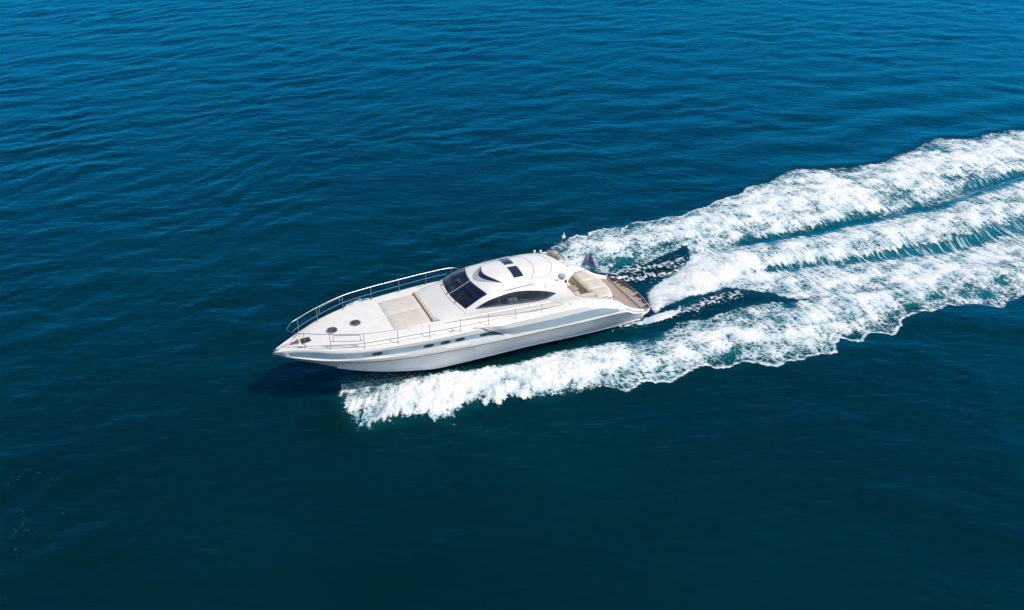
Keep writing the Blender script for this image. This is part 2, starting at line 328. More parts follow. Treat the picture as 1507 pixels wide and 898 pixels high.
# ---------------------------------------------------------------- water: one sheet to the horizon
ys = [14.0]
while ys[-1] < 120: ys.append(ys[-1]+.085+.0016*(ys[-1]-14))
ys = np.array(ys)
pre = -np.geomspace(.2, 600, 40)[::-1]+14; post = np.geomspace(.3, 9000, 70)+ys[-1]
Yr = np.concatenate([pre, ys, post]); 
u = np.linspace(-1.22, 1.22, 1000); ue = np.geomspace(.004, 60, 60)
Uc = np.concatenate([(-1.22-ue)[::-1], u, 1.22+ue])
hw = .655*np.sqrt(np.clip(Yr, 14, 400)**2+24**2); hw = np.where(Yr < 14, .655*math.hypot(14, 24), hw)
WX = Uc[None, :]*hw[:, None]; WY = np.repeat(Yr[:, None], len(Uc), 1)
fade = (1-ss(120, 200, WY))*(ss(6, 13.5, WY))*(1-ss(1.22, 1.8, np.abs(Uc))[None, :])
WZ = water_h(WX.ravel(), WY.ravel(), 1.0).reshape(WX.shape)*fade
me = mesh_arrays('water', np.stack([WX, WY, WZ], -1).reshape(-1, 3), quads(len(Yr), len(Uc)))
attr(me, 'bubbles', samp(BUB, WX.ravel(), WY.ravel()))
def water_mat():
    m = bpy.data.materials.new('sea_water'); m.use_nodes = True; n = m.node_tree; lk = n.links.new; n.nodes.clear()
    out = nd(m, 'ShaderNodeOutputMaterial'); mxs = nd(m, 'ShaderNodeMixShader'); fr = nd(m, 'ShaderNodeMath', operation='MULTIPLY_ADD'); fr.inputs[1].default_value = .97; fr.inputs[2].default_value = .014
    lw = nd(m, 'ShaderNodeLayerWeight'); lw.inputs[0].default_value = .5; pw = nd(m, 'ShaderNodeMath', operation='POWER'); pw.inputs[1].default_value = 3.2
    lk(lw.outputs['Facing'], pw.inputs[0]); lk(pw.outputs[0], fr.inputs[0])
    body = nd(m, 'ShaderNodeSubsurfaceScattering', falloff='BURLEY'); body.inputs['Radius'].default_value = (.5, 1.0, 1.3); body.inputs['Scale'].default_value = 1.1
    gl = nd(m, 'ShaderNodeBsdfGlossy'); gl.inputs['Roughness'].default_value = .20; gl.inputs['Color'].default_value = (.02, .66, 1.0, 1)
    lk(fr.outputs[0], mxs.inputs[0]); lk(body.outputs[0], mxs.inputs[1]); lk(gl.outputs[0], mxs.inputs[2]); lk(mxs.outputs[0], out.inputs[0])
    tc = nd(m, 'ShaderNodeTexCoord')
    at = nd(m, 'ShaderNodeAttribute', attribute_name='bubbles')
    big = nd(m, 'ShaderNodeTexNoise'); big.inputs['Scale'].default_value = .06; big.inputs['Detail'].default_value = 3; lk(tc.outputs['Object'], big.inputs[0])
    c0 = nd(m, 'ShaderNodeMix', data_type='RGBA'); c0.inputs[6].default_value = (.0002, .0155, .0180, 1); c0.inputs[7].default_value = (.0002, .022, .027, 1)
    mr = nd(m, 'ShaderNodeMapRange'); mr.inputs['From Min'].default_value = .35; mr.inputs['From Max'].default_value = .65; lk(big.outputs[0], mr.inputs[0]); lk(mr.outputs[0], c0.inputs[0])
    c1 = nd(m, 'ShaderNodeMix', data_type='RGBA'); c1.inputs[7].default_value = (.006, .15, .175, 1)
    mu = nd(m, 'ShaderNodeMath', operation='MULTIPLY'); lk(at.outputs['Fac'], mu.inputs[0]); mu.inputs[1].default_value = .8
    lk(mu.outputs[0], c1.inputs[0]); lk(c0.outputs[2], c1.inputs[6]); lk(c1.outputs[2], body.inputs['Color'])
    mp = nd(m, 'ShaderNodeMapping'); mp.inputs['Rotation'].default_value = (0, 0, R(-3)); mp.inputs['Scale'].default_value = (.42, 1.25, 1); lk(tc.outputs['Object'], mp.inputs[0])
    n1 = nd(m, 'ShaderNodeTexNoise'); n1.inputs['Scale'].default_value = 2.0; n1.inputs['Detail'].default_value = 4; n1.inputs['Roughness'].default_value = .5; n1.inputs['Distortion'].default_value = .5; lk(mp.outputs[0], n1.inputs[0])
    bp = nd(m, 'ShaderNodeBump'); bp.inputs['Strength'].default_value = 1; bp.inputs['Distance'].default_value = .05; lk(n1.outputs[0], bp.inputs['Height'])
    lk(bp.outputs[0], gl.inputs['Normal']); lk(bp.outputs[0], lw.inputs['Normal'])
    return m
me.materials.append(water_mat())
wo_ = link(bpy.data.objects.new('water', me)); wo_['kind'] = 'structure'

# ---------------------------------------------------------------- foam of the wake
FD = .048
s_ = np.arange(-19, 60, FD); t_ = np.arange(-17, 17, FD)
T_, S_ = np.meshgrid(t_, s_)
FX = BO[0]+AX[0]*S_+PX[0]*T_; FY = BO[1]+AX[1]*S_+PX[1]*T_
near = samp(INS, FX.ravel(), FY.ravel()).reshape(FX.shape)
wn = np.minimum(np.minimum(samp(F['wash'], FX, FY), samp(F['wash2'], FX, FY)), samp(F['wash3'], FX, FY))
sel = np.flatnonzero(((near > -.8) | (wn < 1.0)).ravel())
x = FX.ravel()[sel]; y = FY.ravel()[sel]; s = S_.ravel()[sel]; t = T_.ravel()[sel]
def worley(x, y, seed):
    p_ = _perm(seed)[0]; rj = np.random.RandomState(seed+999).rand(2, 256)
    xi = np.floor(x).astype(np.int64); yi = np.floor(y).astype(np.int64); f1 = np.full(x.shape, 9.0); f2 = np.full(x.shape, 9.0)
    for dx in (-1, 0, 1):
        for dy in (-1, 0, 1):
            h = p_[p_[(xi+dx) & 255]+((yi+dy) & 255)]
            d = np.hypot(xi+dx+rj[0][h]-x, yi+dy+rj[1][h]-y); m = d < f1; f2 = np.where(m, f1, np.minimum(f2, d)); f1 = np.where(m, d, f1)
    return f2-f1
wa = fbm(s/1.6, t/1.6, 5, 50, .6); wb = fbm(s/1.6+31, t/1.6, 5, 55, .6)
x2 = x+.42*wa; y2 = y+.42*wb
dP, dS, dC = samp(F['port'], x2, y2)+(.55*(1-ss(-11, -5, s))+.30*(1-ss(-15, -11, s)))*fbm((.86*s+.5*t)/.42, (-.5*s+.86*t)/2.6, 3, 73, .6), samp(F['stb'], x2, y2), samp(F['cen'], x2, y2)
lat = ss(0, 9, s)                                      # streaks run across the track behind the stern
iso = fbm(s/.7, t/.7, 5, 60, .65); fine = fbm(s/.2, t/.2, 2, 65, .7)
alo = -.5*s+.86*t; acr = .86*s+.5*t; bst = fbm(acr/.30, alo/2.0, 4, 72, .65); bow2 = 1-ss(-10, -3, s)
stk = fbm(s/.40+.25*t, t/1.9, 4, 70, .65); stkf = fbm(s/.15+.6*t, t/1.1, 2, 75, .7)
tex = (1-lat*.65)*(iso*.65+fine*.35)+lat*.65*(stk*.6+stkf*.4); tex = tex*(1-.6*bow2)+.55*bow2*bst
s3 = s+.30*wa+.12*iso; t3 = t+.30*wb+.12*tex
web = np.maximum(1-ss(.02, .22, worley(s3/.55, t3/(.55+.0*t), 21)), .85*(1-ss(.03, .3, worley(s3/.24+7, t3/.27, 22))))
big = fbm(s/3.2, t/2.2, 3, 90, .5); mid = fbm(s/1.3+3, t/.9, 3, 93, .5)
hP = np.exp(-(samp(F['porth'], x, y)/1.5)**2); hS = np.exp(-(samp(F['stbh'], x, y)/1.5)**2); hC = np.maximum(np.exp(-(samp(F['cenh'], x, y)/1.7)**2), np.exp(-(samp(F['cenh2'], x, y)/1.2)**2)*ss(0, 3, samp(F['cenh2_s'], x, y)))
pl = np.exp(-(samp(F['plume'], x, y)/1.2)**2)
bowm = 1-ss(-7, 0, s)
pm = pl*(1-ss(7, 13, s)); stp = fbm(s/1.9+.3*t, (t-.55*s)/.26, 4, 97, .6); tex = tex*(1-.75*pm)+.75*pm*stp; iso = iso*(1-.7*pm)+.5*pm*stp; fine = fine*(1-.6*pm)
outP = samp(F['outp'], x2, y2); outS = samp(F['outs'], x2, y2)
frg = 1+1.1*big+.5*mid
dP = dP+.38*(1-ss(-13, -9, s))*(fbm(s/.5, t/1.0, 3, 99, .6)-.1)+.18*fine*(1-ss(-9, -4, s))
densP = ss(-.03, .14+.25*(1-ss(-15, -11, s)), dP)*(1-.55*(1-ss(-9, -4, s))*(1-ss(1.4, 2.9, t+.5*bst+(s+12)*.05)))*(.28*frg+.16*ss(.2, 1.8, dP)+.34*hP+.36*bowm*ss(.0, .6, dP)+.04*bow2)
densS = ss(-.03, .14, dS)*(.07+.27*frg+.12*ss(.2, 1.6, dS)+.22*hS+.20*ss(5, 13, s))
densC = ss(-.05, .3, dC)*(.42+.10*frg+.22*hC+.38*pl)
dens = np.maximum(np.maximum(densP, densS), densC)*(1+.35*big)+.14*mid
wt1 = .36+.024*samp(F['tr1_s'], x, y); wt2 = .22+.020*samp(F['tr2_s'], x, y)
jag = .30*stkf+.35*stk
e1 = samp(F['tr1'], x+.4*wa, y+.4*wb)+jag; e2 = samp(F['tr2'], x+.4*wa, y+.4*wb)+jag
tr = np.maximum((1-ss(.75, 1.35, e1/np.minimum(wt1, .85)))*ss(0, 2, samp(F['tr1_s'], x, y)), (1-ss(.75, 1.4, e2/np.minimum(wt2, .62)))*ss(0, 2, samp(F['tr2_s'], x, y)))
dens = dens*(1-.80*tr)
din = np.maximum(np.maximum(dP, dS), dC)
body = np.clip((dens-.22+1.0*tex+.30*fine+.25*mid)*1.2, 0, 1)
gl_ = np.maximum(np.exp(-((outS-.32)/.20)**2)*ss(-6, -2, s)*(1-ss(14, 22, s)), np.exp(-((outP-.30)/.18)**2)*ss(-2, 2, s))*ss(-.05, .25, big+.5*mid)
body = body*(1-.75*gl_)
holes = ss(.12, .50, dens+.25*tex)                       # thin foam opens into a net of threads
cov = np.maximum(body*holes, web*ss(.12, .40, dens+.35*big+.2*tex)*(.62+.5*fine+.3*iso)*ss(-.02, .1, din))
lines = fbm((s+.45*t)/.17, t/2.6, 3, 77, .6)
cov = np.maximum(cov, ss(.02, .40, lines+.3*stk)*tr*.75*ss(.2, .8, din))
edge = np.maximum(np.exp(-((outP-.04)/.05)**2), np.exp(-((outS-.04)/.05)**2)*ss(-9, -3, s))*ss(-.30, .10, iso*.6+.2+.6*big)*ss(-9, -4, s)
cov = np.maximum(cov, edge*(.35+.65*ss(-6, -2, s)*(1-ss(12, 20, s))))
wsh = np.minimum(samp(F['wash'], x2, y2), np.minimum(samp(F['wash2'], x2, y2), samp(F['wash3'], x2, y2)))
st2 = fbm(s/1.3, t/.10, 3, 95, .6)
cov = np.maximum(cov, ss(-.1, .5, np.exp(-(wsh/.42)**2)-.80+1.25*fine+.6*st2)*.6)
blob = np.exp(-(((s-.6)/1.5)**2+((t-2.25)/.33)**2)); cov = np.maximum(cov, ss(.3, .6, blob+.35*fine))
cov = np.where((din < -.08) & (wsh > .8) & (blob < .2), 0, cov)
under = (s < -.2) & (np.abs(t) < 1.75*ss(-19.5, -10, s))      # nothing under the hull
cov = np.where(under, 0, cov)*(1-ss(52, 59, s))
lump = .045*np.maximum(iso, -.5)+.035*stk*lat+.03*fine+.015*stkf*lat+.07*mid+.05*bst*bow2
zf = water_h(x, y)+.018+np.clip(dens, 0, 1.2)*(.06+lump)*ss(0, .5, din)+pl*.05*(1+fine)
zf = zf+bowm*hP*.16*(1+.8*iso)
full = np.full(FX.size, -1, np.int64); keepv = cov > .03
full[sel] = np.arange(len(sel))
q = quads(len(s_), len(t_)); qi = full[q]
ok = (qi >= 0).all(1); qi = qi[ok]; ok = cov[qi].max(1) > .04; qi = qi[ok]
used = np.unique(qi); rem = np.full(len(sel), -1); rem[used] = np.arange(len(used)); qi = rem[qi]
fme = mesh_arrays('wake_foam', np.stack([x, y, zf], -1)[used], qi)
attr(fme, 'cover', cov[used]); attr(fme, 'thick', np.clip(.05+dens*.75+.55*tex+.45*mid+.35*stk*lat+.35*iso*bow2+.55*(din < .05), 0, 1.5)[used])
def foam_mat():
    m = mat('white_foam', (.84, .84, .84), .95, spec=.15); n = m.node_tree; lk = n.links.new; b = n.nodes['Principled BSDF']
    a = nd(m, 'ShaderNodeAttribute', attribute_name='cover'); th = nd(m, 'ShaderNodeAttribute', attribute_name='thick')
    tc = nd(m, 'ShaderNodeTexCoord'); no = nd(m, 'ShaderNodeTexNoise'); no.inputs['Scale'].default_value = 11; no.inputs['Detail'].default_value = 4; no.inputs['Roughness'].default_value = .7
    lk(tc.outputs['Object'], no.inputs[0])
    ma = nd(m, 'ShaderNodeMath', operation='MULTIPLY_ADD'); lk(no.outputs[0], ma.inputs[0]); ma.inputs[1].default_value = 1.3; lk(a.outputs['Fac'], ma.inputs[2])
    mr = nd(m, 'ShaderNodeMapRange', interpolation_type='SMOOTHSTEP'); mr.inputs['From Min'].default_value = .66; mr.inputs['From Max'].default_value = 1.30; lk(ma.outputs[0], mr.inputs[0])
    lk(mr.outputs[0], b.inputs['Alpha'])
    mx = nd(m, 'ShaderNodeMix', data_type='RGBA'); mx.inputs[6].default_value = (.27, .47, .51, 1); mx.inputs[7].default_value = (.85, .85, .85, 1)
    r2 = nd(m, 'ShaderNodeMapRange'); r2.inputs['From Min'].default_value = .15; r2.inputs['From Max'].default_value = .95; lk(th.outputs['Fac'], r2.inputs[0]); lk(r2.outputs[0], mx.inputs[0])
    lk(mx.outputs[2], b.inputs['Base Color'])
    bp = nd(m, 'ShaderNodeBump'); bp.inputs['Strength'].default_value = .6; bp.inputs['Distance'].default_value = .035; lk(no.outputs[0], bp.inputs['Height']); lk(bp.outputs[0], b.inputs['Normal'])
    return m
fm = foam_mat(); fme.materials.append(fm)
fo = link(bpy.data.objects.new('wake_foam', fme)); fo['kind'] = 'stuff'; fo['label'] = 'white lacy foam of the bow waves and churned wake spread on the dark water'; fo['category'] = 'foam'

# ---------------------------------------------------------------- flying spray: droplets over the bow wave and the stern plume
def drops(name, P, r, label):
    base = np.array([(1, 0, 0), (-1, 0, 0), (0, 1, 0), (0, -1, 0), (0, 0, 1), (0, 0, -1)], float)
    fc = np.array([(0, 2, 4), (2, 1, 4), (1, 3, 4), (3, 0, 4), (2, 0, 5), (1, 2, 5), (3, 1, 5), (0, 3, 5)])
    N = len(P); co = P[:, None, :]+base[None]*r[:, None, None]
    f = (fc[None]+np.arange(N)[:, None, None]*6).reshape(-1, 3)
    me = mesh_arrays(name, co.reshape(-1, 3), f); me.materials.append(M['spray'])
    o = link(bpy.data.objects.new(name, me)); o['kind'] = 'stuff'; o['label'] = label; o['category'] = 'spray'; return o
M['spray'] = mat('spray_droplets', (.8, .8, .8), .8, spec=.3)
rr = np.random.RandomState(3)
def along(pts, n, lo=0, hi=1, pw=1.0):
    pts = np.array(pts); sg = np.hypot(*np.diff(pts, axis=0).T); cs = np.concatenate([[0], np.cumsum(sg)])
    q = (lo+(hi-lo)*rr.rand(n)**pw)*cs[-1]; return np.stack([np.interp(q, cs, pts[:, 0]), np.interp(q, cs, pts[:, 1])], 1)
A = along(PORTH, 16000, 0, .42, 1.5); A = A+rr.randn(len(A), 2)*np.array([.7, .95])
keep = (samp(F['port'], A[:, 0], A[:, 1])+.9*gn(A[:, 0]/.5, A[:, 1]/.5, 7) > .3); A = A[keep]
hz = np.abs(rr.randn(len(A)))*.16*np.clip(1.2-(A[:, 0]-A[:, 0].min())/14, .25, 1)
PA = np.column_stack([A, water_h(A[:, 0], A[:, 1])+.05+hz])
drops('bow_spray', PA, .005+.011*rr.rand(len(PA))**2, 'fine white spray thrown up along the near bow wave')
A = along(PLUME, 9000, .02, 1, 1.3); A = A+rr.randn(len(A), 2)*.42; A = A[samp(F['cen'], A[:, 0], A[:, 1]) > .1]
PB = np.column_stack([A, water_h(A[:, 0], A[:, 1])+.05+np.abs(rr.randn(len(A)))*.16])
drops('stern_spray', PB, .007+.013*rr.rand(len(PB))**2, 'white spray of the propeller plume rising just behind the swim platform')
sp = []
for (px_, py_) in SPECK:
    for k in range(3): sp.append((px_+rr.randn()*.05, py_+rr.randn()*.06)) if k < 2 else None
sp = np.array(sp); PS = np.column_stack([sp, water_h(sp[:, 0], sp[:, 1])+.008])
drops('foam_flecks', PS, .007+.009*rr.rand(len(PS)), 'scattered tiny pale foam flecks on the dark water, lower left corner')
fk = bpy.data.objects['foam_flecks']; fk['category'] = 'foam'; fk.data.materials.clear(); fk.data.materials.append(mat('thin_foam', (.22, .34, .38), .9))

# ================================================================ the yacht (x forward, y to port, z up)
TR = R(2.0)
fwd = Vector((-math.cos(TH)*math.cos(TR), -math.sin(TH)*math.cos(TR), math.sin(TR))); prt = Vector((math.sin(TH), -math.cos(TH), 0)); upv = fwd.cross(prt)
yacht = empty('motor_yacht')
yacht.matrix_world = Matrix.Translation((BO[0], BO[1], 0)) @ Matrix((fwd, prt, upv)).transposed().to_4x4()
yacht['label'] = 'sleek white motor yacht with dark windshield and blue-grey side bands speeding left'; yacht['category'] = 'yacht'

DE_y = hermite([.2, 1, 2, 3.3, 4.3, 5.5, 8, 10.9, 12.4, 13.9, 15.35, 16.73, 17.74, 18.5, 18.88, 19.05], [1.93, 2.08, 2.18, 2.27, 2.32, 2.35, 2.37, 2.34, 2.24, 2.09, 1.82, 1.31, .77, .36, .17, 0])
DE_z = hermite([.2, 1, 2, 3.3, 4.3, 5.5, 8, 10.9, 16, 17.74, 18.5, 19.05], [.46, .76, 1.42, 1.87, 2.1, 2.2, 2.26, 2.27, 2.25, 2.18, 2.09, 1.97])
LINES = [   # (x table, y table, z table) from keel to deck edge, port side
 ([.2, 8, 11, 13, 15, 16, 16.9], [0]*7, [-.7, -.75, -.6, -.35, .08, .38, .72]),
 ([.2, 8, 11, 13, 15, 16.3, 17.4], [1.0, 1.0, .95, .78, .5, .24, 0], [-.42, -.3, -.2, 0, .42, .72, 1.02]),
 ([.2, 3.8, 8, 11, 13, 14.5, 16.4, 17.3, 18.0], [1.82, 1.88, 1.90, 1.80, 1.62, 1.40, .84, .42, 0], [-.2, -.1, .1, .1, .25, .5, .88, 1.12, 1.38]),
 ([.2, 3.8, 8, 10, 12, 13, 14.5, 16.4, 17.3, 18.1], [1.88, 1.95, 1.97, 1.93, 1.86, 1.76, 1.54, .96, .50, 0], [-.08, 0, .2, .2, .22, .34, .58, .94, 1.16, 1.42]),
 ([.2, 1.7, 4.2, 8.7, 13, 14.5, 16, 17.2, 18.1, 18.62], [1.92, 2.16, 2.26, 2.27, 2.05, 1.82, 1.36, .82, .36, 0], [.12, .42, .6, .75, .88, 1.02, 1.2, 1.33, 1.44, 1.52]),
 ([.2, 1, 1.7, 2.4, 4.2, 5.5, 7.3, 8.7, 10.3, 13, 14.5, 16, 17, 18, 18.6, 18.93], [1.95, 2.15, 2.33, 2.40, 2.47, 2.49, 2.51, 2.50, 2.47, 2.30, 2.09, 1.68, 1.26, .68, .28, 0], [.28, .56, .96, 1.07, 1.15, 1.21, 1.30, 1.35, 1.41, 1.49, 1.55, 1.61, 1.63, 1.68, 1.71, 1.73]),
 ([.2, 1, 1.7, 2.4, 4.2, 5.5, 7.3, 8.7, 10.3, 13, 14.5, 16, 17, 18, 18.66, 18.97], [1.95, 2.17, 2.36, 2.43, 2.51, 2.53, 2.55, 2.54, 2.51, 2.34, 2.13, 1.73, 1.31, .73, .28, 0], [.31, .59, 1.0, 1.10, 1.18, 1.24, 1.33, 1.38, 1.44, 1.52, 1.58, 1.64, 1.66, 1.71, 1.74, 1.76]),
 ([.2, 1, 1.7, 2.4, 4.2, 5.5, 7.3, 8.7, 10.3, 13, 14.5, 16, 17, 18, 18.72, 19.06], [1.95, 2.15, 2.34, 2.42, 2.50, 2.53, 2.55, 2.54, 2.52, 2.35, 2.15, 1.76, 1.35, .77, .26, 0], [.35, .63, 1.05, 1.17, 1.28, 1.34, 1.42, 1.50, 1.60, 1.68, 1.74, 1.76, 1.76, 1.78, 1.80, 1.82]),
 ([.2, 1, 1.7, 2.35, 3.5, 4.2, 5.5, 7.3, 8.8, 10.5, 13, 15.5, 16.7, 17.5, 18.3, 18.8, 19.08], [1.94, 2.12, 2.30, 2.37, 2.42, 2.45, 2.47, 2.48, 2.47, 2.42, 2.28, 1.86, 1.43, .99, .52, .22, 0], [.40, .68, 1.12, 1.26, 1.37, 1.41, 1.44, 1.53, 1.66, 1.79, 1.82, 1.84, 1.81, 1.80, 1.81, 1.84, 1.86]),
 ([.2, 1, 1.7, 2.5, 3.3, 4.2, 5.5, 8.1, 9.6, 11.8, 14.2, 15.5, 16.7, 17.5, 18.3, 18.8, 19.09], [1.94, 2.10, 2.25, 2.33, 2.38, 2.41, 2.43, 2.44, 2.42, 2.33, 2.10, 1.86, 1.40, .94, .50, .22, 0], [.43, .72, 1.2, 1.42, 1.70, 1.80, 1.82, 1.93, 2.01, 2.05, 2.10, 2.13, 2.13, 2.1, 2.03, 1.97, 1.92]),
 ([.2, 1, 2, 3.3, 4.3, 5.5, 8, 10.9, 13.9, 15.35, 16.73, 17.74, 18.5, 18.9, 19.08], [1.94, 2.10, 2.21, 2.31, 2.36, 2.39, 2.41, 2.38, 2.13, 1.86, 1.35, .80, .38, .17, 0], [.45, .75, 1.39, 1.83, 2.03, 2.12, 2.2, 2.22, 2.22, 2.215, 2.19, 2.14, 2.05, 1.98, 1.94]),
]
LN = [(hermite(a, b), hermite(a, c), a[-1]) for a, b, c in LINES] + [(DE_y, DE_z, 19.05)]
NS = 90
bm = bmesh.new()
rows = []
for i in range(NS+1):
    f = i/NS; f = f*.72+.28*math.sin(f*math.pi/2)   # finer at the bow
    half = []
    for fy, fz, xe in LN:
        x_ = .2+(xe-.2)*f; half.append((x_, fy(x_) if f < 1 else 0.0, fz(x_)))
    rows.append(half)
def hull_mi(j):  # strip j between line j and j+1
    return {0: 1, 1: 1, 2: 1, 3: 1, 4: 1, 5: 2, 6: 0, 7: 0, 8: 3, 9: 0, 10: 0}.get(j, 0)
for sgn in (1, -1):
    grid(bm, [[(a, b*sgn, c) for a, b, c in r_] for r_ in rows], mi=lambda i, j: 0 if (j == 8 and rows[i][8][0] > 18.35) else hull_mi(j))
bmesh.ops.remove_doubles(bm, verts=bm.verts, dist=.0015)
# transom below the platform
pv = [bm.verts.new(p) for p in [(a, b, c) for a, b, c in rows[0]] + [(a, -b, c) for a, b, c in rows[0][:0:-1]]]
bm.faces.new(pv)
hull = obj('hull', bm, [M['gel'], M['bottom'], M['groove'], M['band']], yacht, smooth=32)

# rubbing strake thread along the groove, both sides
for sgn in (1, -1):
    bm = bmesh.new(); pts = []
    fy, fz, xe = LN[5]
    for i in range(70):
        x_ = 1.75+(18.9-1.75)*i/69; pts.append((x_, (fy(x_)+.012)*sgn, fz(x_)-.012))
    tube(bm, pts, .014, 6); obj('rubbing_strake', bm, M['groove'], hull)
# spray rail along the chine
for sgn in (1, -1):
    bm = bmesh.new(); pts = []; fy, fz, xe = LN[3]
    for i in range(50):
        x_ = .4+(16.5-.4)*i/49; pts.append((x_, (fy(x_)+.015)*sgn, fz(x_)))
    tube(bm, pts, .035, 6); obj('spray_rail', bm, M['bottom'], hull)

# flared side fairing aft (bulges out from the diagonal edge)
def fair_line(k, x_): return LN[k][0](x_), LN[k][1](x_)
for sgn in (1, -1):
    bm = bmesh.new(); P = []
    ks = [(11, -.10, .0), (11, .0, .0), (10, 0, 0), (9, 0, 0), (8, 0, 0), (7, -.02, 0)]
    xs0 = [10.35, 9.95, 9.7, 9.2, 8.72, 8.45]
    NN = 44
    for r_, (k, dy, dz) in enumerate(ks):
        row = []
        for i in range(NN+1):
            f = i/NN; x_ = xs0[r_]+(1.7-xs0[r_])*f
            yy, zz = fair_line(k, x_); o = .10*min(1, f*14)*min(1, (1-f)*7)
            if r_ in (0,): row.append((x_, (yy+dy)*sgn, zz+.012*min(1, (1-f)*7)))
            elif r_ == 1: row.append((x_, (yy+o*.5)*sgn, zz+o*.35))
            elif r_ == 5: row.append((x_, (yy+dy-.01)*sgn, zz))
            else: row.append((x_, (yy+o)*sgn, zz+o*.2))
        P.append(row)
    lo, hi = 3, 3
    def fmi(i, j):
        f = (j+.5)/NN
        return 1 if i == 3 and .006 < f < .925 else 0
    grid(bm, P, mi=fmi)
    fr_ = obj('side_fairing', bm, [M['gel'], M['band']], yacht, smooth=32)
    bm = bmesh.new()   # dark trim tube along the diagonal edge
    tube(bm, crom([(10.3, 2.26*sgn, 2.285), (9.9, 2.38*sgn, 2.24), (9.6, 2.455*sgn, 2.12), (9.2, 2.50*sgn, 1.94), (8.75, 2.53*sgn, 1.70)], 5), [.02]*21, 6)
    obj('edge_trim', bm, M['groove'], fr_)
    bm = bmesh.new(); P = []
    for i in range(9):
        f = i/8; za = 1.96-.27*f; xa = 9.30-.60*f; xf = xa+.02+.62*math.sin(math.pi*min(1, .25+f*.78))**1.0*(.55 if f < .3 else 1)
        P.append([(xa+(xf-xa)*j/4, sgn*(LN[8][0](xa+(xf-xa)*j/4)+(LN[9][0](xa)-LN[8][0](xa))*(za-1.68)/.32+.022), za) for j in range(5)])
    grid(bm, P); obj('fairing_shadow', bm, M['dark'], fr_)  # dark panel painted as the shadow the fairing throws forward on the hull

# portholes, five a side
for sgn in (1, -1):
    for x_ in (14.86, 12.52, 11.72, 11.0, 9.78):
        zz = .5*(LN[8][1](x_)+LN[9][1](x_))+.005; yy = .5*(LN[8][0](x_)+LN[9][0](x_))
        dy = (LN[8][0](x_+.2)-LN[8][0](x_-.2))/.4; ang = math.atan(dy)
        tilt = math.atan2(LN[8][0](x_)-LN[9][0](x_), LN[9][1](x_)-LN[8][1](x_))
        bm = bmesh.new(); n = 20
        rot = Matrix.Rotation(ang*sgn, 3, 'Z') @ Matrix.Rotation((tilt)*sgn, 3, 'X')
        def ring(a, b, off): return [Vector((x_, yy*sgn, zz))+rot @ Vector((a*math.cos(2*math.pi*k/n)*(1.0), off*sgn, b*math.sin(2*math.pi*k/n))) for k in range(n)]
        V = grid(bm, [ring(.245, .072, -.02), ring(.245, .072, .016), ring(.22, .054, .022), ring(.205, .045, .004)], closed_u=True)
        pf = obj('porthole', bm, M['dark'], hull)
        bm = bmesh.new(); V = [bm.verts.new(p) for p in ring(.207, .047, .006)]; bm.faces.new(V); obj('pane', bm, M['dark'], pf)

# ---------------------------------------------------------------- deck
c_yb = hermite([3.4, 4.3, 6, 8, 9.3, 9.99, 10.6, 11.25, 11.6, 11.75], [1.98, 2.0, 2.05, 2.0, 1.92, 1.86, 1.76, 1.67, 1.58, 1.48])
trunk_zc = hermite([4, 12, 14, 16, 17, 17.8, 18.4, 19.05], [2.52, 2.53, 2.49, 2.42, 2.34, 2.23, 2.12, 1.975])
def deck_z(x_, y_):
    yd = DE_y(x_); zd = DE_z(x_); q = min(abs(y_)/max(yd, .01), 1); zc = max(trunk_zc(x_), zd+.003)
    k = ss(.90, .80, q) if False else (0 if q > .88 else (1 if q < .79 else (lambda u_: u_*u_*(3-2*u_))((.88-q)/.09)))
    top = zc-.05*min(1, q*q*1.3)
    return (zd+.012*(1-q))*(1-k)+top*k
bm = bmesh.new(); P = []
Q = [0, .25, .5, .7, .77, .79, .80, .82, .84, .86, .875, .88, .93, .985, 1]
XS = [4.6+(19.0-4.6)*(i/70) for i in range(71)]
for x_ in XS:
    P.append([(x_, DE_y(x_)*q*sg, deck_z(x_, DE_y(x_)*q) - (.0 if q < .99 else .004)) for sg, q in [(-1, q) for q in Q[::-1]]+[(1, q) for q in Q[1:]]])
grid(bm, P); deck = obj('deck', bm, M['deckw'], yacht, smooth=50)
bm = bmesh.new()    # toe line between side deck and trunk
for sgn in (1, -1):
    tube(bm, [(x_, DE_y(x_)*.887*sgn, deck_z(x_, DE_y(x_)*.887)+.004) for x_ in [12.0+(17.6-12.0)*i/40 for i in range(41)]]+[(17.75, .45*sgn, deck_z(17.75, .45)+.004), (17.80, .25*sgn, deck_z(17.8, .25)+.004)], .010, 5)
    tube(bm, [(x_, (c_yb(x_)+.012)*sgn, deck_z(x_, c_yb(x_))+.006) for x_ in [5.4+(11.5-5.4)*i/40 for i in range(41)]], .010, 5)
tube(bm, [(11.80-.16*abs(k/10)**3, 1.42*k/10, deck_z(11.8, 1.42*k/10)+.05) for k in range(-10, 11)], .009, 5)
obj('deck_joint', bm, M['groove'], deck)

# foredeck sunpad: two cushions, bolster
for sgn in (1, -1):
    bm = bmesh.new(); P = []
    for i in range(13):
        f = i/12; x_ = 11.98+(13.78-11.98)*f; row = []
        for j in range(9):
            g = j/8; yy = (.02+(1.27-.02)*g)*sgn
            e = min(min(f, 1-f)*14, min(g, 1-g)*11, 1); e = math.sqrt(max(e, 0))
            row.append((x_, yy, deck_z(x_, yy)+.004+.055*e))
        P.append(row)
    grid(bm, P); 
    obj('sunpad_cushion', bm, M['cush'], yacht, smooth=60)
bm = bmesh.new(); P = []
for i in range(15):
    yy = -1.36+2.72*i/14; zc = deck_z(11.9, yy)
    P.append([(11.95, yy, zc+.01), (11.94, yy, zc+.04), (11.90, yy, zc+.06), (11.80, yy, zc+.06), (11.60, yy, zc+.06)])
V = grid(bm, P); obj('sunpad_headrest', bm, M['cushp'], yacht, smooth=50)
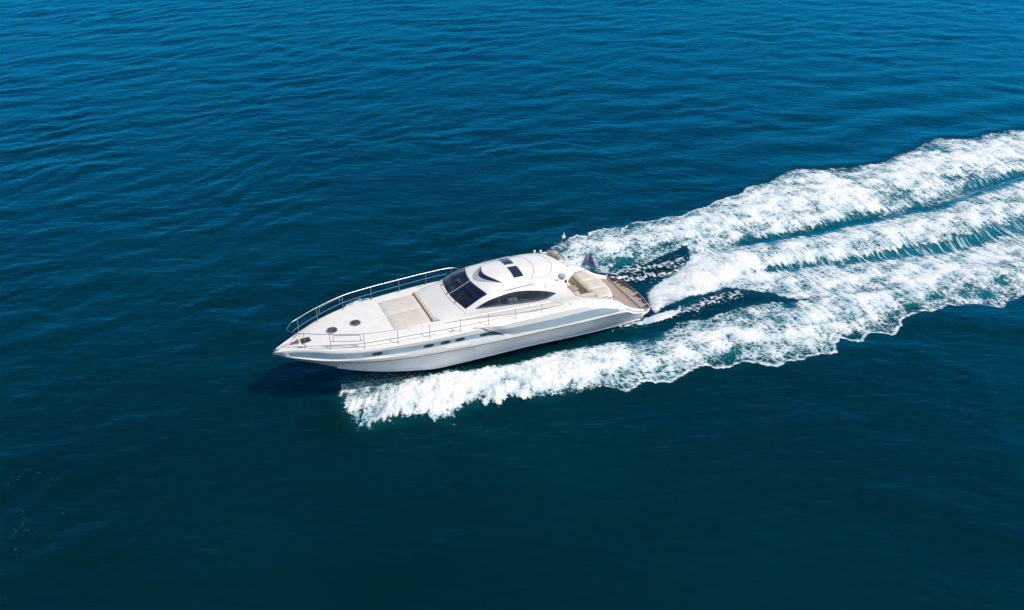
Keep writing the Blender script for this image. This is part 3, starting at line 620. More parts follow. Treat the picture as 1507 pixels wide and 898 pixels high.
bm = bmesh.new(); tube(bm, [(11.965, -1.33+2.66*i/10, deck_z(11.9, -1.33+2.66*i/10)+.035) for i in range(11)], .026, 6); obj('headrest_piping', bm, M['seam'], yacht)

# round deck hatches
for (x_, y_, rr_) in ((16.36, .02, .235), (15.24, -.05, .235)):
    zz = deck_z(x_, y_)
    bm = bmesh.new(); lathe(bm, (x_, y_, zz), [(rr_+.035, -.02), (rr_+.03, .022), (rr_, .03), (rr_-.005, .022)], 26); hb = obj('deck_hatch', bm, M['grey'], deck)
    bm = bmesh.new(); lathe(bm, (x_, y_, zz), [(rr_, .0), (rr_-.01, .028), (rr_*.6, .036), (0, .038)], 26); obj('hatch_glass', bm, M['smoke'], hb)

# anchor gear at the bow
bm = bmesh.new(); box(bm, (17.60, .12, trunk_zc(17.6)+.012), (.42, .36, .03), .008); lk_ = obj('anchor_locker_lid', bm, M['dark'], deck)
bm = bmesh.new(); box(bm, (17.62, .12, trunk_zc(17.6)+.03), (.03, .24, .012), .003); obj('lid_bar', bm, M['steel'], lk_)
wl = empty('windlass', (17.98, .08, trunk_zc(17.98)), yacht)
bm = bmesh.new(); lathe(bm, (0, 0, 0), [(.10, 0), (.10, .03), (.06, .05), (.055, .09), (.08, .12), (.08, .14), (.03, .155)], 18); obj('capstan', bm, M['brass'], wl)
bm = bmesh.new(); box(bm, (.16, -.03, .03), (.22, .10, .06), .012); obj('gypsy_housing', bm, M['steel'], wl)
bm = bmesh.new()
for k in range(9):
    box(bm, (.26+.055*k, -.03, .02), (.05, .022 if k % 2 else .035, .014), .004)
obj('anchor_chain', bm, M['groove'], wl)
ar = empty('anchor', (18.95, 0, 1.98), yacht)
bm = bmesh.new(); box(bm, (-.2, .0, .02), (.62, .09, .06), .015); obj('bow_roller', bm, M['steel'], ar)
bm = bmesh.new(); tube(bm, [(-.1, 0, .02), (.10, 0, -.03), (.14, 0, -.16)], .022); tube(bm, [(.16, .13, -.15), (.10, .06, -.25), (.08, 0, -.28), (.10, -.06, -.25), (.16, -.13, -.15)], [.01, .025, .03, .025, .01]); obj('fluke', bm, M['steel'], ar)
def cleat(x_, y_, z_, rz=0.0):
    bm = bmesh.new(); c, s2 = math.cos(rz), math.sin(rz)
    def T(a, b, d): return (x_+a*c-b*s2, y_+a*s2+b*c, z_+d)
    tube(bm, [T(-.15, 0, .045), T(-.07, 0, .06), T(.07, 0, .06), T(.15, 0, .045)], [.009, .015, .015, .009], 6)
    for a in (-.05, .05): tube(bm, [T(a, 0, 0), T(a, 0, .06)], .014, 6)
    obj('cleat', bm, M['steel'], deck)
for sgn in (1, -1):
    cleat(17.95, .47*sgn, DE_z(17.9)+.01, -.5*sgn); cleat(11.3, 2.12*sgn, deck_z(11.3, 2.12)+.002); cleat(1.55, 2.02*sgn, DE_z(1.55)+.05, 0)

# ---------------------------------------------------------------- rails
def rail(sgn):
    root = empty('deck_rail', (0, 0, 0), yacht)
    top = [(18.30, .12), (18.05, .46), (17.70, .66), (16.73, 1.17), (15.35, 1.72), (13.87, 1.97), (12.39, 2.12), (10.93, 2.24), (9.52, 2.28)]
    h = [.83, .82, .80, .78, .76, .74, .72, .70, .66]
    if sgn > 0: top += [(8.1, 2.29), (6.7, 2.29), (6.1, 2.29), (5.6, 2.29), (5.35, 2.29)]; h += [.60, .53, .48, .28, .02]
    else: top += [(9.0, 2.27), (8.6, 2.25)]; h += [.40, .02]
    pts = [(a, b*sgn, deck_z(a, b)+k) for (a, b), k in zip(top, h)]
    if True:
        pts = [(18.36, 0, trunk_zc(18.3)+.83)] + pts
    bm = bmesh.new(); tube(bm, crom(pts, 6), .0135, 7); tr_ = obj('top_rail', bm, M['steel'], root)
    # mid rail
    if sgn < 0: mid = [(18.05, .40), (17.74, .60), (16.73, 1.14), (15.35, 1.70), (13.87, 1.95), (12.39, 2.10), (10.93, 2.23), (9.8, 2.26)]
    else: mid = [(16.73, 1.14), (16.6, 1.2), (15.9, 1.52), (15.35, 1.70)]
    bm = bmesh.new(); tube(bm, crom([(a, b*sgn, deck_z(a, b)+.38) for a, b in mid], 5), .0125, 6); obj('mid_rail', bm, M['steel'], root)
    # stanchions
    st = [(17.74, .60, .80), (16.73, 1.17, .78), (15.35, 1.72, .76), (13.87, 1.97, .74), (12.39, 2.12, .72), (10.93, 2.24, .70), (9.52, 2.28, .66)]
    if sgn > 0: st += [(8.11, 2.29, .60), (6.69, 2.29, .53)]
    for a, b, k in st:
        bm = bmesh.new(); z0 = deck_z(a, b); lean = .03
        tube(bm, [(a, (b+.0)*sgn, z0-.01), (a+.01, b*sgn, z0+k)], .013, 6); lathe(bm, (a, b*sgn, z0), [(.035, 0), (.035, .012), (.015, .02)], 10)
        obj('stanchion', bm, M['steel'], root)
    # boarding-gate hoop between the forward stanchions
    bm = bmesh.new()
    for a, b in ((16.60, 1.22), (15.50, 1.67)):
        tube(bm, [(a, b*sgn, deck_z(a, b)+.38), (a, b*sgn, deck_z(a, b)+.70)], .012, 6)
    tube(bm, [(16.60, 1.22*sgn, deck_z(16.6, 1.22)+.70), (16.1, 1.45*sgn, deck_z(16.1, 1.45)+.71), (15.50, 1.67*sgn, deck_z(15.5, 1.67)+.70)], .014, 6)
    obj('gate_hoop', bm, M['steel'], root)
rail(1); rail(-1)

# ---------------------------------------------------------------- cabin shell
c_zc = hermite([3.0, 4, 4.6, 5.5, 6.5, 7.5, 8.7, 9.45, 9.9, 10.57, 11.2, 11.75], [2.75, 3.12, 3.42, 3.64, 3.72, 3.715, 3.6, 3.43, 3.23, 2.95, 2.77, 2.60])
c_n = hermite([3, 7.5, 9.2, 10.3, 11.75], [2.4, 2.4, 3, 3.3, 4.2])
ZB = 2.2
def cab_z(x_, y_, off=0.0):
    yb = c_yb(x_)-off; h_ = c_zc(x_)-ZB-off; n = c_n(x_); q = min(abs(y_)/yb, .999)
    return ZB+h_*(1-q**n)**(1/n)
def cab_y(x_, z_, off=0.0):
    yb = c_yb(x_)-off; h_ = c_zc(x_)-ZB-off; n = c_n(x_); q = min(max((z_-ZB)/h_, 0), .995)
    return yb*(1-q**n)**(1/n)
aft_x = hermite([0, 12, 25, 45, 65, 90], [4.15, 4.75, 5.15, 4.85, 4.25, 3.95])     # aft edge by angle
def cab_solid(off, aft_shift=0.0, zlow=None):
    bm = bmesh.new(); rows = []; NX = 56
    TT = [90*(j/20) for j in range(21)]; TT = [90*(t_/90)**.85 for t_ in TT]
    for i in range(NX+1):
        f = i/NX; row = []
        for sgn, T in [(1, t_) for t_ in TT]+[(-1, t_) for t_ in TT[-2::-1]]:
            x0 = aft_x(T)+aft_shift; x1 = 11.55+.24*math.sin(R(T))-off*1.4
            ff = 1-(1-f)**1.35; x_ = x0+(x1-x0)*ff
            n = c_n(x_); yb = c_yb(x_)-off; h_ = c_zc(x_)-ZB-off; ct, st_ = math.cos(R(T)), math.sin(R(T))
            row.append((x_, sgn*yb*max(ct, 1e-6)**(2/n), ZB+h_*max(st_, 1e-6)**(2/n)))
        zl = zlow if zlow is not None else ZB-.25
        row = [(row[0][0], row[0][1], zl)]+row+[(row[-1][0], row[-1][1], zl)]
        rows.append(row)
    V = grid(bm, rows, closed_u=True)
    for i_ in (0, -1):
        ring_ = V[i_]; c = bm.verts.new(sum((v.co for v in ring_), Vector())/len(ring_)-Vector((0 if i_ else 0, 0, .15)))
        for j in range(len(ring_)): bm.faces.new((ring_[j], ring_[(j+1) % len(ring_)], c))
    return bm
def boolean(a, cutters):
    for c in cutters:
        md = a.modifiers.new('b', 'BOOLEAN'); md.operation = 'DIFFERENCE'; md.object = c; md.solver = 'EXACT'
    bpy.context.view_layer.update()
    dg = bpy.context.evaluated_depsgraph_get(); me = bpy.data.meshes.new_from_object(a.evaluated_get(dg)); old = a.data
    a.modifiers.clear(); a.data = me
    for c in cutters:
        d = c.data; bpy.data.objects.remove(c); bpy.data.meshes.remove(d)
shell = obj('cabin_shell', cab_solid(0), [M['gel'], M['inner']], yacht)
inner_bm = cab_solid(.07, -1.4, ZB-.5)
for f in inner_bm.faces: f.material_index = 1
inner = obj('cut', inner_bm, [M['gel'], M['inner']], yacht)
WBOT = [(9.90,2.91),(9.50,2.92),(8.53,2.87),(7.61,2.79),(6.74,2.74),(6.30,2.74),(6.03,2.80),(5.75,2.88)]
WTOP = [(9.90,2.92),(9.44,3.10),(9.01,3.20),(8.40,3.27),(7.93,3.29),(7.27,3.25),(6.64,3.15),(6.16,3.04),(5.75,2.89)]
wb_f = hermite([p[0] for p in WBOT], [p[1] for p in WBOT]); wt_f = hermite([p[0] for p in WTOP], [p[1] for p in WTOP])
WX0, WX1 = WBOT[-1][0], WBOT[0][0]
def prism(poly, axis, lo, hi):
    bm = bmesh.new()
    def P3(p, w): return (p[0], w, p[1]) if axis == 'y' else (p[0], p[1], w)
    A = [bm.verts.new(P3(p, lo)) for p in poly]; B = [bm.verts.new(P3(p, hi)) for p in poly]
    bm.faces.new(A); bm.faces.new(B[::-1])
    for i in range(len(poly)): bm.faces.new((A[i], A[(i+1) % len(poly)], B[(i+1) % len(poly)], B[i]))
    bmesh.ops.recalc_face_normals(bm, faces=bm.faces)
    return obj('cut', bm, [M['gel']], yacht, smooth=None)
NW = 26
wxs = [WX0+(WX1-WX0)*i/NW for i in range(NW+1)]
poly = [(x_, wb_f(x_)) for x_ in wxs]+[(x_, wt_f(x_)) for x_ in wxs[-2:0:-1]]
# windshield in plan
def ws_pt(u_, v_):   # u -1..1 across, v 0 bottom..1 top
    xb = 10.58-.24*abs(u_)**2.2; xt = 9.47-.30*abs(u_)**2.0; yb_ = 1.45*u_; yt_ = 1.33*u_
    return (xb+(xt-xb)*v_, yb_+(yt_-yb_)*v_)
US = [-1+2*i/20 for i in range(21)]
wpoly = [ws_pt(u_, 0) for u_ in US]+[ws_pt(u_, 1) for u_ in US[::-1]]
boolean(shell, [inner, prism(poly, 'y', .9, 3), prism(poly, 'y', -3, -.9), prism(wpoly, 'z', 2.35, 4.2)])
me = shell.data
bmt = bmesh.new(); bmt.from_mesh(me)
for f in bmt.faces: f.smooth = True
for e in bmt.edges:
    e.smooth = not (len(e.link_faces) == 2 and e.calc_face_angle(0) > R(28))
bmt.to_mesh(me); bmt.free()

# side windows with frame and mullion
for sgn in (1, -1):
    bm = bmesh.new(); P = []
    for x_ in wxs:
        zb_, zt_ = wb_f(x_)-.01, wt_f(x_)+.01
        P.append([(x_, sgn*(cab_y(x_, zb_+(zt_-zb_)*j/6)-.022), zb_+(zt_-zb_)*j/6) for j in range(7)])
    grid(bm, P); sw = obj('side_window', bm, M['glass'], yacht)
    bm = bmesh.new(); x_ = 7.95
    tube(bm, [(x_+.02*j, sgn*(cab_y(x_, wb_f(x_)+(wt_f(x_)-wb_f(x_))*j/5)-.012), wb_f(x_)+(wt_f(x_)-wb_f(x_))*j/5) for j in range(6)], .018, 6)
    obj('mullion', bm, M['dark'], sw)
    bm = bmesh.new(); loop = [(x_, wb_f(x_)) for x_ in wxs]+[(x_, wt_f(x_)) for x_ in wxs[::-1]]
    tube(bm, [(a, sgn*(cab_y(a, b)+.0), b) for a, b in loop], .013, 5); obj('window_seal', bm, M['dark'], sw)
# windshield, two panes
ws = empty('windshield', (0, 0, 0), yacht)
for a, b in ((0, 10), (10, 20)):
    bm = bmesh.new(); P = []
    for i in range(a, b+1):
        row = []
        for j in range(9):
            x_, y_ = ws_pt(US[i], j/8*1.0); row.append((x_, y_*1.0, cab_z(x_, y_)-.02))
        P.append(row)
    grid(bm, P); obj('pane', bm, M['glass'], ws)
bm = bmesh.new(); tube(bm, [(*ws_pt(0, j/8), cab_z(*ws_pt(0, j/8))-.002) for j in range(9)], .022, 6); obj('mullion', bm, M['grey'], ws)
bm = bmesh.new(); lp = [ws_pt(u_, 0) for u_ in US]+[ws_pt(1, v_/6) for v_ in range(1, 6)]+[ws_pt(u_, 1) for u_ in US[::-1]]+[ws_pt(-1, 1-v_/6) for v_ in range(1, 7)]
tube(bm, [(a, b, cab_z(a, b)-.004) for a, b in lp], .014, 5, False); obj('seal', bm, M['dark'], ws)
for u0, u1 in ((-.62, -.80), (-.05, -.30), (.55, .30)):
    bm = bmesh.new(); a = ws_pt(u0, -.07); b = ws_pt((u0+u1)/2, .25); c = ws_pt(u1, .5)
    tube(bm, [(a[0], a[1], cab_z(*a)+.03), (b[0], b[1], cab_z(*b)+.03), (c[0], c[1], cab_z(*c)+.012)], .012, 5)
    tube(bm, [(*ws_pt(u1-.12, .32), cab_z(*ws_pt(u1-.12, .32))+.012), (*ws_pt(u1+.10, .66), cab_z(*ws_pt(u1+.10, .66))+.012)], .012, 5)
    lathe(bm, (a[0], a[1], cab_z(*a)), [(.03, 0), (.03, .035), (.015, .045)], 10); obj('wiper', bm, M['dark'], ws)
# coaming line in front of the windshield
bm = bmesh.new(); q_ = []
for u_ in US:
    a, b = ws_pt(u_*1.12, 0); a += .14; q_.append((a, b, cab_z(a, b)))
tube(bm, q_, .011, 5); obj('coaming_line', bm, M['groove'], shell)

# raised roof panel with the eyebrow window
vis_h = hermite([6.3, 7.0, 8.0, 8.75], [.0, .05, .10, .13])
def vis_edge(y_): return 8.80-.62*(abs(y_)/1.05)**2
bm = bmesh.new(); P = []
for i in range(19):
    y_ = -1.05+2.1*i/18; row = []
    for j in range(13):
        x_ = 6.3+(vis_edge(y_)-6.3)*j/12; e = (max(0, 1-(abs(y_)/1.05)**5))
        row.append((x_, y_, cab_z(x_, y_)+vis_h(x_)*e+.004))
    P.append(row)
grid(bm, P)
P2 = [[(vis_edge(y_)+.0, y_, cab_z(vis_edge(y_), y_)+vis_h(vis_edge(y_))*(1-(abs(y_)/1.05)**5)+.004-k) for k in (0, .03)] for y_ in [-1.05+2.1*i/18 for i in range(19)]]
grid(bm, P2)
vis = obj('roof_visor', bm, M['gel'], yacht, smooth=50)
bm = bmesh.new(); P = []
for i in range(19):
    y_ = -1.0+2.0*i/18; xe = vis_edge(y_)-.01; z1 = cab_z(xe, y_)+vis_h(xe)*(1-(abs(y_)/1.05)**5)-.02; xb_ = xe+.20*(1-(abs(y_)/1.0)**2); z0 = cab_z(xb_, y_)+.006
    P.append([(xe+(xb_-xe)*k/3, y_, z1+(z0-z1)*k/3) for k in range(4)])
grid(bm, P); obj('eyebrow_window', bm, M['winmat'], vis)
bm = bmesh.new(); P = []
for i in range(21):
    y_ = -1.0+2.0*i/20; w_ = (1-(abs(y_)/1.0)**2); xe = vis_edge(y_)-.01+.20*w_; xb_ = xe+.32*w_
    P.append([(xe+(xb_-xe)*k/3, y_, cab_z(xe+(xb_-xe)*k/3, y_)+.005) for k in range(4)])
grid(bm, P); obj('eyebrow_recess_shade', bm, M['grey'], vis)  # flat grey crescent on the roof, the recess's shade put into its colour

# roof hatches
def roof_z(x_, y_): return cab_z(x_, y_)+(vis_h(x_)*(1-(min(abs(y_), 1.05)/1.05)**5) if abs(y_) < 1.05 and x_ > 6.3 else 0)
for sgn in (1, -1):
    bm = bmesh.new(); P = []
    for i in range(7):
        y_ = (.13+.80*i/6)*sgn; P.append([(7.07+.49*j/6, y_, roof_z(7.07+.49*j/6, y_)+.022) for j in range(7)])
    V = grid(bm, P)
    bmesh.ops.extrude_face_region(bm, geom=bm.faces[:])
    for v in bm.verts[:49]: v.co.z -= .03
    rh = obj('roof_hatch', bm, M['winmat'], yacht, smooth=30)
    bm = bmesh.new(); lp = [(7.05, .11), (7.58, .11), (7.58, .95), (7.05, .95), (7.05, .11)]
    pts = []
    for k in range(4):
        for m_ in range(5):
            a = lp[k][0]+(lp[k+1][0]-lp[k][0])*m_/5; b = lp[k][1]+(lp[k+1][1]-lp[k][1])*m_/5; pts.append((a, b*sgn, roof_z(a, b)+.008))
    pts.append(pts[0]); tube(bm, pts, .012, 5, False); obj('frame', bm, M['gel'], rh)
# roof joints and side grab rails
bm = bmesh.new()
for (xe, xm, w_) in ((6.75, 6.2, 1.17), (5.75, 5.15, 1.10), (8.1, 8.0, .0)):
    if w_: tube(bm, [(xm+(xe-xm)*abs(k/10)**2.2, w_*k/10, roof_z(xm+(xe-xm)*abs(k/10)**2.2, w_*k/10)+.002) for k in range(-10, 11)], .010, 5)
for sgn in (1, -1): tube(bm, [(6.75-1.0*k/6, 1.17*sgn, roof_z(6.75-1.0*k/6, 1.17)+.002) for k in range(7)], .006, 5)
obj('roof_joint', bm, M['groove'], shell)
for sgn in (1, -1):
    bm = bmesh.new(); pts = [(8.25-1.6*k/8, 1.46*sgn, cab_z(8.25-1.6*k/8, 1.46)+(.035 if 0 < k < 8 else .0)) for k in range(9)]
    tube(bm, pts, [.02]+[.016]*7+[.012], 6); obj('grab_rail', bm, M['steel'], shell)

# interior seen through the glass
bm = bmesh.new(); P = []
for i in range(20):
    x_ = 4.4+(11.2-4.4)*i/19; P.append([(x_, -(c_yb(x_)-.1), 2.30), (x_, 0, 2.30), (x_, c_yb(x_)-.1, 2.30)])
grid(bm, P)
obj('saloon_floor', bm, M['wood'], yacht)
bm = bmesh.new(); P = []
for i in range(13):
    y_ = -1.4+2.8*i/12; xo = 10.45-.2*(abs(y_)/1.4)**2
    P.append([(xo, y_, cab_z(xo, y_)-.13), (9.95, y_, 2.86), (9.55, y_, 2.84), (9.5, y_, 2.75), (9.5, y_, 2.3)])
grid(bm, P); db = obj('dashboard', bm, M['dash'], yacht)
bm = bmesh.new(); box(bm, (9.62, -.85, 2.92), (.22, .5, .1), .02); obj('instrument_panel', bm, M['grey'], db)
bm = bmesh.new()
wc = Vector((9.35, -.75, 2.88)); rt = Matrix.Rotation(R(55), 3, 'Y')
tube(bm, [wc+rt @ Vector((.17*math.cos(k*math.pi/8), .17*math.sin(k*math.pi/8), 0)) for k in range(17)], .014, 6, False)
for k in range(3): tube(bm, [wc, wc+rt @ Vector((.17*math.cos(k*2.1), .17*math.sin(k*2.1), 0))], .01, 5)
obj('steering_wheel', bm, M['leather'], db)
def seat(x_, y_, m_, w=.55, h=.62, rot=0):
    r_ = empty('cabin_seat', (x_, y_, 2.30), yacht); r_.rotation_euler = (0, 0, rot)
    bm = bmesh.new(); box(bm, (0, 0, .22), (.5, w, .22), .05); obj('seat', bm, M[m_], r_)
    bm = bmesh.new(); box(bm, (-.24, 0, .22+h*.45), (.14, w, h*.8), .05); obj('backrest', bm, M[m_], r_)
seat(8.85, -.75, 'leather'); seat(8.85, -.10, 'leather'); seat(8.7, .85, 'leather', .8)
seat(7.35, 1.25, 'mustard', 1.0, .66, R(90)); seat(6.3, 1.25, 'leather', .8, .7, R(90)); seat(6.6, -1.2, 'leather', 1.5, .6, R(-90))
bm = bmesh.new(); box(bm, (7.0, .55, 2.62), (.9, .5, .05), .02); tube(bm, [(7.0, .55, 2.3), (7.0, .55, 2.6)], .05); obj('saloon_table', bm, M['wood'], yacht)

# ---------------------------------------------------------------- cockpit
bm = bmesh.new()   # coaming: from hull edge inwards, then down to the sole
yin = hermite([.4, 1.2, 1.8, 2.3, 3.0, 4.6, 5.2], [1.80, 1.74, 1.66, 1.62, 1.62, 1.60, 1.60])
for sgn in (1, -1):
    P = []
    for i in range(31):
        x_ = .25+(5.0-.25)*i/30; zd = DE_z(x_); yd = DE_y(x_); yi = yin(x_); bl = .03+.03*min(1, x_/3)
        fl = .95 if x_ > 2.6 else .42
        P.append([(x_, yd*sgn, zd-.003), (x_, (yd-.05)*sgn, zd+.03), (x_, (.5*yd+.5*yi)*sgn, zd+.055), (x_, (yi+.05)*sgn, zd+.03), (x_, yi*sgn, zd-.03), (x_, (yi-.02)*sgn, min(fl, zd-.04)), (x_, (yi-.02)*sgn, min(.30, zd-.05))])
    grid(bm, P)
coam = obj('cockpit_coaming', bm, M['gel'], yacht, smooth=45)
bm = bmesh.new(); P = [[(x_, -yin(x_), 1.25), (x_, 0, 1.25), (x_, yin(x_), 1.25)] for x_ in (2.7, 3.4, 4.2, 5.0, 6.0)]; grid(bm, P); obj('cockpit_sole', bm, M['cushp'], yacht)
bm = bmesh.new(); box(bm, (6.0, 0, 1.75), (.06, 3.3, 1.55), .01); bh = obj('saloon_bulkhead', bm, M['inner'], yacht)
# cockpit sofas and table
def sofa(loc, s, bk=None):
    r_ = empty('cockpit_sofa', loc, yacht)
    bm = bmesh.new(); box(bm, (0, 0, .2), (s[0], s[1], .40), .02); obj('base', bm, M['gel'], r_)
    bm = bmesh.new(); box(bm, (0, 0, .45), (s[0]-.02, s[1]-.02, .12), .04); obj('cushion', bm, M['cushp'], r_)
    if bk:
        bm = bmesh.new(); box(bm, bk[0], bk[1], .04); obj('backrest', bm, M['cush'], r_)
sofa((3.95, 1.22, 1.25), (1.5, .62, 0), ((0, .27, .66), (1.5, .12, .34))); sofa((4.1, -1.22, 1.25), (1.3, .62, 0), ((0, -.27, .66), (1.3, .12, .34)))
ct = empty('cockpit_table', (3.95, .35, 1.25), yacht)
bm = bmesh.new(); box(bm, (0, 0, .58), (.75, .5, .04), .015); obj('table_top', bm, M['teak'], ct)
bm = bmesh.new(); tube(bm, [(0, 0, 0), (0, 0, .57)], .04, 10); obj('leg', bm, M['steel'], ct)
# garage lid, aft sunpad with its rounded aft edge
def pad_x(y_): return 1.72+.42*(abs(y_)/1.33)**2.4
def pad_z(x_): return 1.46+.05*(x_-1.8)
bm = bmesh.new(); P = []
for i in range(25):
    y_ = -1.62+3.24*i/24; xe = 1.62+.46*(abs(y_)/1.5)**2.4
    row = [(3.0, y_, 1.0), (3.0, y_, 1.44), (2.96, y_, 1.47), (xe+.10, y_, 1.44), (xe+.02, y_, 1.42), (xe-.03, y_, 1.36), (xe-.12, y_, .9), (xe-.2, y_, .47)]
    P.append(row)
grid(bm, P); lid = obj('garage_lid', bm, M['gel'], yacht, smooth=40)
ap = empty('aft_sunpad', (0, 0, 0), yacht)
ysp = [-1.33, -.44, .44, 1.33]
for k in range(3):
    bm = bmesh.new(); P = []
    for i in range(11):
        g = i/10; y_ = ysp[k]+.012+(ysp[k+1]-ysp[k]-.024)*g; row = []
        for j in range(11):
            f = j/10; xe = pad_x(y_); x_ = xe+.02+(2.86-xe-.02)*f; e = math.sqrt(min(min(f, 1-f)*12, min(g, 1-g)*9, 1)); row.append((x_, y_, pad_z(x_)+.02+.075*e))
        P.append(row)
    grid(bm, P); obj('cushion', bm, M['cush'], ap, smooth=60)
bm = bmesh.new(); P = []
for i in range(17):
    y_ = -1.36+2.72*i/16; P.append([(3.015, y_, 1.40), (3.04, y_, 1.46), (3.04, y_, 1.56), (3.00, y_, 1.60), (2.93, y_, 1.59), (2.89, y_, 1.5)])
V = grid(bm, P)
for row in (V[0], V[-1]): bm.faces.new(row)
obj('bolster', bm, M['cushb'], ap, smooth=60)
bm = bmesh.new(); box(bm, (2.35, 1.47, 1.50), (.9, .03, .03), .01); obj('grab_bar', bm, M['steel'], lid)
bm = bmesh.new(); box(bm, (2.35, -1.47, 1.50), (.9, .03, .03), .01); obj('grab_bar', bm, M['steel'], lid)
bm = bmesh.new(); box(bm, (3.55, 1.615, 1.83), (.62, .05, .05), .015, Matrix.Rotation(R(-12), 3, 'Y')); obj('coaming_slot', bm, M['dark'], coam)
bm = bmesh.new(); tube(bm, crom([(4.75, 1.60, 2.42), (4.5, 1.57, 2.50), (4.15, 1.58, 2.42), (3.95, 1.6, 2.28)], 4), .018, 6); obj('boarding_handle', bm, M['steel'], coam)

# steps and swim platform
bm = bmesh.new(); P = []
for i in range(13):
    y_ = -1.78+3.56*i/12; P.append([(1.75, y_, .47), (1.3, y_, .465), (.50, y_, .455), (.48, y_, .38)])
grid(bm, P); obj('stern_step', bm, M['teak'], yacht, smooth=30)
def pl_x(y_, w_=2.0, xa=-.60):
    q = abs(y_)/w_; return xa+.34*q**2+ (.55*max(0, (q-.80)/.20)**2.2)
def plat(z0, z1, inset, name, m_, par):
    bm = bmesh.new(); n = 40; top = []
    w_ = 2.0-inset
    for i in range(n+1):
        y_ = -w_+2*w_*i/n; top.append((pl_x(y_, w_, -.60+inset), y_))
    ring_ = [(.46, -w_)]+top+[(.46, w_)]
    A = [bm.verts.new((a, b, z1)) for a, b in ring_]; B = [bm.verts.new((a, b, z0)) for a, b in ring_]
    ft = bm.faces.new(A); bm.faces.new(B[::-1])
    for i in range(len(A)): bm.faces.new((A[i], A[(i+1) % len(A)], B[(i+1) % len(A)], B[i]))
    bmesh.ops.bevel(bm, geom=[e for e in ft.edges], offset=.012, segments=2, affect='EDGES')
    return obj(name, bm, m_, par, smooth=30)
sp_ = plat(.22, .345, 0.0, 'swim_platform', M['gel'], yacht)
plat(.33, .366, .03, 'teak_deck', M['teakwet'], sp_)
bm = bmesh.new()
for y_ in (1.55, 1.66): tube(bm, [(.42, y_, .385), (.30, y_, .39), (-.15, y_, .39)], .014, 6)
for x_ in (.3, .15, 0): tube(bm, [(x_, 1.55, .392), (x_, 1.66, .392)], .01, 6)
obj('bathing_ladder', bm, M['steel'], sp_)

# ---------------------------------------------------------------- roof equipment
def on_roof(x_, y_, dz=0.0): return (x_, y_, cab_z(x_, y_)+dz)
for (x_, y_) in ((5.30, -1.28), (4.92, -1.33)):
    bm = bmesh.new(); lathe(bm, on_roof(x_, y_), [(.035, -.03), (.035, .07), (.06, .08), (.065, .13), (.04, .16), (.0, .17)], 14); obj('dome_antenna', bm, M['gel'], yacht)
hr = empty('air_horn', on_roof(4.85, -1.05, .03), yacht)
for k in (0, .09):
    bm = bmesh.new(); tube(bm, [(-.1, k, .05), (.1, k, .05), (.26, k, .05), (.30, k, .05)], [.02, .022, .035, .05], 9); obj('trumpet', bm, M['steel'], hr)
bm = bmesh.new(); box(bm, (0, .045, .01), (.1, .16, .06), .01); obj('base', bm, M['grey'], hr)
lr = empty('life_raft', on_roof(4.55, -.50, .03), yacht); lr.rotation_euler = (0, R(0), R(114))
bm = bmesh.new(); tube(bm, [(-.40, 0, .10), (-.38, 0, .10), (-.3, 0, .10), (.3, 0, .10), (.38, 0, .10), (.40, 0, .10)], [.04, .10, .125, .125, .10, .04], 14); obj('canister', bm, M['tan'], lr)
for k in (-.2, .2):
    bm = bmesh.new(); tube(bm, [(k-.02, 0, .10), (k+.02, 0, .10)], .131, 14); obj('strap', bm, M['groove'], lr)
sl = empty('searchlight', on_roof(4.35, -.30, .02), yacht)
bm = bmesh.new(); tube(bm, [(0, 0, 0), (0, 0, .12)], .03); obj('post', bm, M['steel'], sl)
bm = bmesh.new(); tube(bm, [(-.12, 0, .18), (-.08, 0, .18), (.08, 0, .18), (.1, 0, .18)], [.04, .075, .09, .085], 14); obj('lamp_body', bm, M['brass'], sl)
bm = bmesh.new(); lathe(bm, on_roof(5.12, 1.30, .02), [(.20, -.03), (.20, .03), (.17, .07), (.0, .085)], 22); obj('satellite_dish', bm, M['grey'], yacht)
bm = bmesh.new(); lathe(bm, on_roof(5.02, 1.58, 0), [(.05, -.02), (.05, .10), (.03, .14), (0, .15)], 12); obj('camera_dome', bm, M['dark'], yacht)
bm = bmesh.new(); lathe(bm, on_roof(6.2, 1.62, 0), [(.045, -.02), (.045, .02), (.02, .05), (0, .055)], 12); obj('side_lamp', bm, M['brass'], yacht)
bm = bmesh.new(); tube(bm, [on_roof(5.6, 1.45, .02), on_roof(5.45, 1.5, .05), on_roof(5.35, 1.48, .02)], .016, 6); obj('roof_cleat', bm, M['steel'], yacht)
bm = bmesh.new(); box(bm, (7.9, 1.45, 2.62), (.5, .25, .5), .05); obj('side_console', bm, M['leather'], yacht)
bm = bmesh.new(); box(bm, (6.15, 1.35, 2.78), (.35, .3, .06), .02, Matrix.Rotation(R(20), 3, 'Y')); obj('side_shelf', bm, M['gel'], yacht)
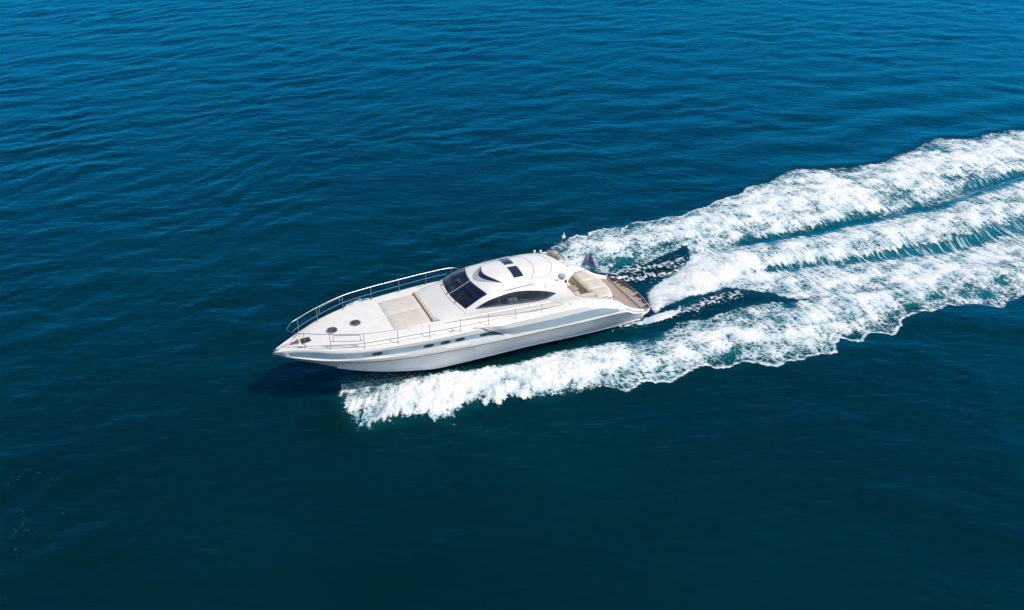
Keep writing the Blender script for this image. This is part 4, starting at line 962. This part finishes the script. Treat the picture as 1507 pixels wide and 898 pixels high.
for (x_, y_) in ((4.35, .05), (4.25, .35), (4.7, -.35)):
    bm = bmesh.new(); lathe(bm, on_roof(x_, y_, 0), [(.05, -.02), (.045, .03), (.02, .06), (0, .065)], 10); obj('roof_vent', bm, M['cushb'], yacht)
# mast
ms = empty('signal_mast', on_roof(4.15, -1.30, 0), yacht)
zt = .78
bm = bmesh.new(); tube(bm, [(-.25, -.22, .05), (-.66, -.20, zt)], .024); tube(bm, [(.20, -.15, 0), (-.60, -.20, zt-.16)], .016); tube(bm, [(-.22, .12, 0), (-.58, -.18, zt-.2)], .016); obj('leg', bm, M['steel'], ms)
bm = bmesh.new(); box(bm, (-.66, -.20, zt+.06), (.16, .16, .14), .02); obj('lamp_housing', bm, M['lens'], ms)
bm = bmesh.new(); tube(bm, [(-.66, -.20, zt+.12), (-.68, -.20, zt+.27)], [.03, .035], 8); obj('anchor_lamp', bm, M['lens'], ms)
bm = bmesh.new(); lathe(bm, (-.1, -.12, .02), [(.24, -.02), (.26, .03), (.22, .06), (.0, .07)], 18); obj('radar_plinth', bm, M['grey'], ms)
# ensign on its staff, starboard quarter
es = empty('ensign_staff', (1.95, -1.95, 1.35), yacht)
bm = bmesh.new(); tube(bm, [(0, 0, -.05), (-.28, .0, .95)], [.016, .010], 7); lathe(bm, (-.285, 0, .955), [(.02, 0), (.025, .02), (0, .045)], 8); obj('staff', bm, M['wood'], es)
bm = bmesh.new(); P = []; uvl = bm.loops.layers.uv.new('uv')
for i in range(19):
    f = i/18; row = []
    for j in range(13):
        g = j/12; hx = -.27+.22*g; hz = .90-.72*g
        row.append((hx-1.0*f*(.38+.62*g), .0+.10*math.sin(f*7+g*2.2)*(.2+f)-.05*f, hz-.30*f-.12*f*f*g+.04*math.sin(f*9+g*4)*f))
    P.append(row)
V = grid(bm, P)
idx = {v: (i/18, j/12) for i, r_ in enumerate(V) for j, v in enumerate(r_)}
for f_ in bm.faces:
    for l in f_.loops: l[uvl].uv = (idx[l.vert][0], 1-idx[l.vert][1])
obj('ensign', bm, M['flag'], es, smooth=80, recalc=False)
